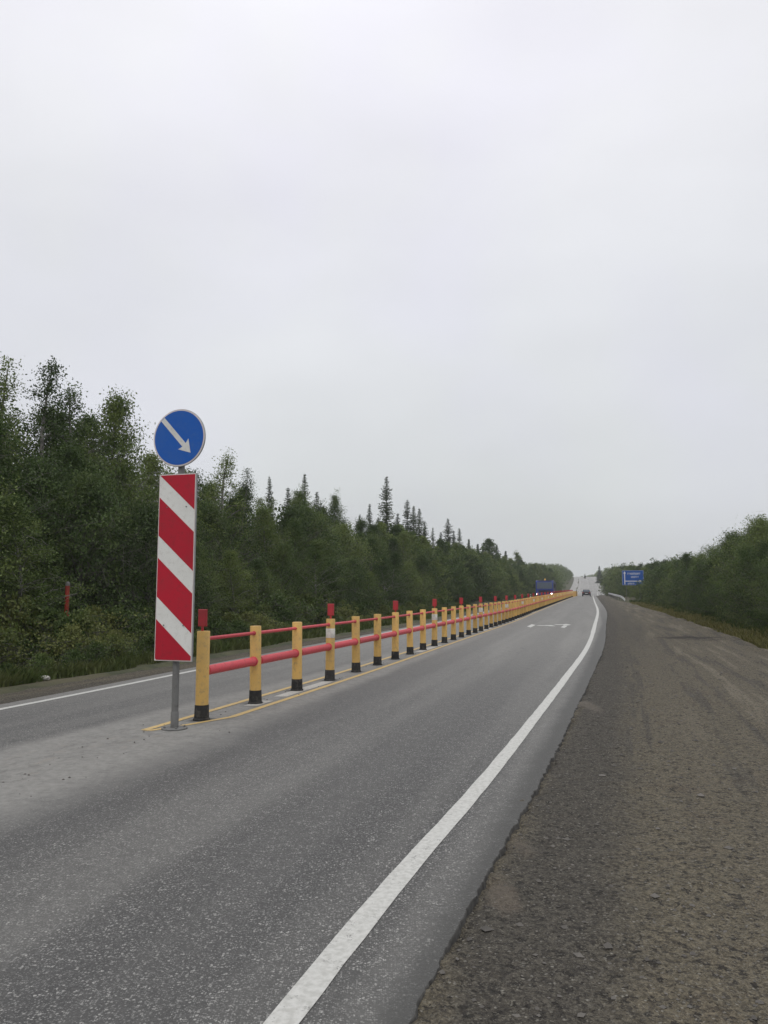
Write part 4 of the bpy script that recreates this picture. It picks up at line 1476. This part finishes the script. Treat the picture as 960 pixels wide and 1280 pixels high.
# low shrubs on the left verge and along the right edge
n = 0
Y = 11.0
while Y < 70:
    for off0 in (6.9, 8.2, 9.4):
        Yj = Y + random.uniform(-.4, .4)
        off = off0 + random.uniform(-.45, .45)
        X = float(xc(Yj)) - off
        px = px_of(X, Yj)
        if off0 > 9 and 66 < px < 102:
            continue
        H = {6.9: .62, 8.2: .95, 9.4: 1.35}[off0] * random.uniform(.75, 1.25)
        lab = "low leafy shrub on the left verge " + ("left of the striped board" if px < 190 else "seen through the barrier rails" if px < 420 else "far behind the barrier posts")
        plant('shrub', X, Yj, H, lab, lab, 1.0)
    Y += .95 + max(0, Y - 20) * .04
Y = 21.0
while Y < 90:
    X = float(xc(Y)) + float(dw(Y)) + 6.9 + random.uniform(-.3, .4)
    px = px_of(X, Y)
    lab = "low shrub at the foot of the right hand bushes " + ("near the picture edge" if px > 880 else "towards the blue board")
    plant('shrub', X, Y, random.uniform(.4, .85), lab, lab, 1.0)
    Y += 1.6 + max(0, Y - 25) * .05

for px, Y, py in ((84, 18.8, 776), (68, 19.2, 768), (101, 19.1, 770), (88, 18.1, 786)):
    a_, b_ = ray(px, py)
    plant('shrub', a_ * Y, Y, CAM_H + Y * b_ - gz(a_ * Y, Y) + .05, "leafy shrub around the foot of the orange-red marker post", "leafy shrub around the foot of the orange-red marker post", .9)

# far woods that read as one mass
def mass(name, label, items, leafm, seed):
    r = np.random.default_rng(seed)
    outq = []
    for (X, Y, H, wd, n_, lf) in items:
        z = gz(X, Y)
        u = r.normal(size=(n_, 3))
        u /= np.linalg.norm(u, axis=1)[:, None]
        rad = r.random(n_) ** .4
        C = u * rad[:, None] * np.array([wd, wd, H * .5]) + np.array([X, Y, z + H * .48])
        # narrower on top, lumpy
        kz = (C[:, 2] - z) / H
        f = np.clip(1.25 - kz * .75, .25, 1.1)
        C[:, 0] = X + (C[:, 0] - X) * f
        C[:, 1] = Y + (C[:, 1] - Y) * f
        outq.append(rand_quads(C, lf, r, aspect=.7))
    o = link(name, quads_mesh(name, np.concatenate(outq), M[leafm]))
    return tag(o, label, "woods", kind='stuff')
items = []
for k in range(230):        # deep wood behind the left rows
    Y = 8 + 250 * random.random() ** 1.3
    X = float(xc(Y)) - random.uniform(18, 34)
    H = top_h(X, Y, random.uniform(8, 60) * 25 / max(Y, 20))
    items.append((X, Y, max(3, min(11, H)), 1.7, 900 if Y < 60 else 450, .2 if Y < 60 else .32))
mass("deep_wood", "deep part of the left woodland behind its front rows", items, 'birch_leaf', 5)
items = []
for k in range(330):
    Y = 225 + 430 * (k + random.random()) / 330
    X = float(xc(Y)) - random.uniform(10.5, 40)
    H = top_h(X, Y, random.uniform(-2.5, 4.0))
    items.append((X, Y, max(3.5, min(11, H)), 2.4, 260, .55))
mass("distant_wood", "distant wood left of the road on the far hill", items, 'birch_leaf', 6)
items = []
for k in range(330):
    Y = 225 + 430 * (k + random.random()) / 330
    X = float(xc(Y)) + random.uniform(11 if Y < 400 else 8.6, 60)
    H = top_h(X, Y, random.uniform(-2.0, 3.5))
    items.append((X, Y, max(2.8, min(11, H)), 2.4, 260, .55))
for k in range(110):        # trees beyond the crest
    Y = 735 + 70 * random.random()
    X = float(xc(Y)) + 10 + 75 * random.random()
    items.append((X, Y, max(4, top_h(X, Y, random.uniform(-.5, 2.0))), 3.0, 260, .7))
for k in range(150):
    Y = 18 + 220 * random.random() ** 1.2
    X = float(xc(Y)) + float(dw(Y)) + random.uniform(11.5, 30)
    if px_of(X, Y) < 815 and Y < 110:
        continue
    H = top_h(X, Y, random.uniform(45, 85) * 25 / max(Y, 25))
    items.append((X, Y, max(2.5, min(9, H)), 1.7, 700 if Y < 60 else 350, .2 if Y < 60 else .32))
mass("distant_thicket", "distant green thicket right of the road up to the far ridge", items, 'willow_leaf', 7)

# ------------------------------------------------------------------ grass
def grass(name, label, n, y0, y1, off_fn, hmin, hmax, m, seed, power=1.8, wid=.012):
    r = np.random.default_rng(seed)
    Y = y0 + (y1 - y0) * r.random(n) ** power
    # tufts
    nt_ = n // 14
    ty = y0 + (y1 - y0) * r.random(nt_) ** power
    to = r.random(nt_)
    idx = r.integers(0, nt_, n)
    Y = ty[idx] + r.normal(size=n) * .07
    u = np.clip(to[idx] + r.normal(size=n) * .03, 0, 1)
    v = off_fn(Y, u)
    X = xc(Y) + v
    Z = np.array([gz(a, b) for a, b in zip(X, Y)])
    H = hmin + (hmax - hmin) * r.random(n) * (.4 + .6 * r.random(nt_)[idx])
    a = r.random(n) * 6.283
    ln = H * (.2 + .6 * r.random(n))
    dx, dy = np.cos(a) * ln, np.sin(a) * ln
    w_ = wid * (.6 + .8 * r.random(n)) * (1 + Y / 30)
    px_, py_ = -np.sin(a) * w_ / 2, np.cos(a) * w_ / 2
    P0 = np.stack([X - px_, Y - py_, Z - .02], -1)
    P1 = np.stack([X + px_, Y + py_, Z - .02], -1)
    P2 = np.stack([X + dx * .4 + px_ * .8, Y + dy * .4 + py_ * .8, Z + H * .6], -1)
    P3 = np.stack([X + dx, Y + dy, Z + H], -1)
    P4 = np.stack([X + dx * .4 - px_ * .8, Y + dy * .4 - py_ * .8, Z + H * .6], -1)
    o = link(name, quads_mesh(name, np.stack([P0, P1, P2, P3, P4], 1), m, k=5))
    return tag(o, label, "grass", kind='stuff')
grass("grass", "green grass and weeds on the left verge beside the gravel", 60000, 9, 70, lambda Y, u: -5.25 - 4.4 * u ** 1.3, .06, .38, M['grass'], 1, 1.9, .014)
grass("dry_grass", "yellowish dry grass between the gravel pull-off and right bushes", 42000, 15, 90, lambda Y, u: dw(Y) + dlot(Y) + .1 + 2.0 * u, .05, .30, M['dry_grass'], 2, 1.9, .014)
grass("weeds", "green weeds at the foot of the right hand bushes", 16000, 18, 100, lambda Y, u: dw(Y) + dlot(Y) + .9 + 2.6 * u, .08, .42, M['grass'], 3, 1.9, .016)

# ------------------------------------------------------------------ damp air
hz_o = MB().box((60, 330, 18), (900, 980, 44)).build("haze", bpy.data.materials.new("damp_air"))
hm = hz_o.data.materials[0]
hm.use_nodes = True
ht = hm.node_tree
for n in list(ht.nodes):
    ht.nodes.remove(n)
ho = N(ht, 'ShaderNodeOutputMaterial')
hv = N(ht, 'ShaderNodeVolumePrincipled')
hv.inputs['Color'].default_value = (.93, .95, .97, 1)
hv.inputs['Density'].default_value = .0004
ht.links.new(hv.outputs[0], ho.inputs['Volume'])
tag(hz_o, "thin damp haze over the road and woods", kind='stuff')
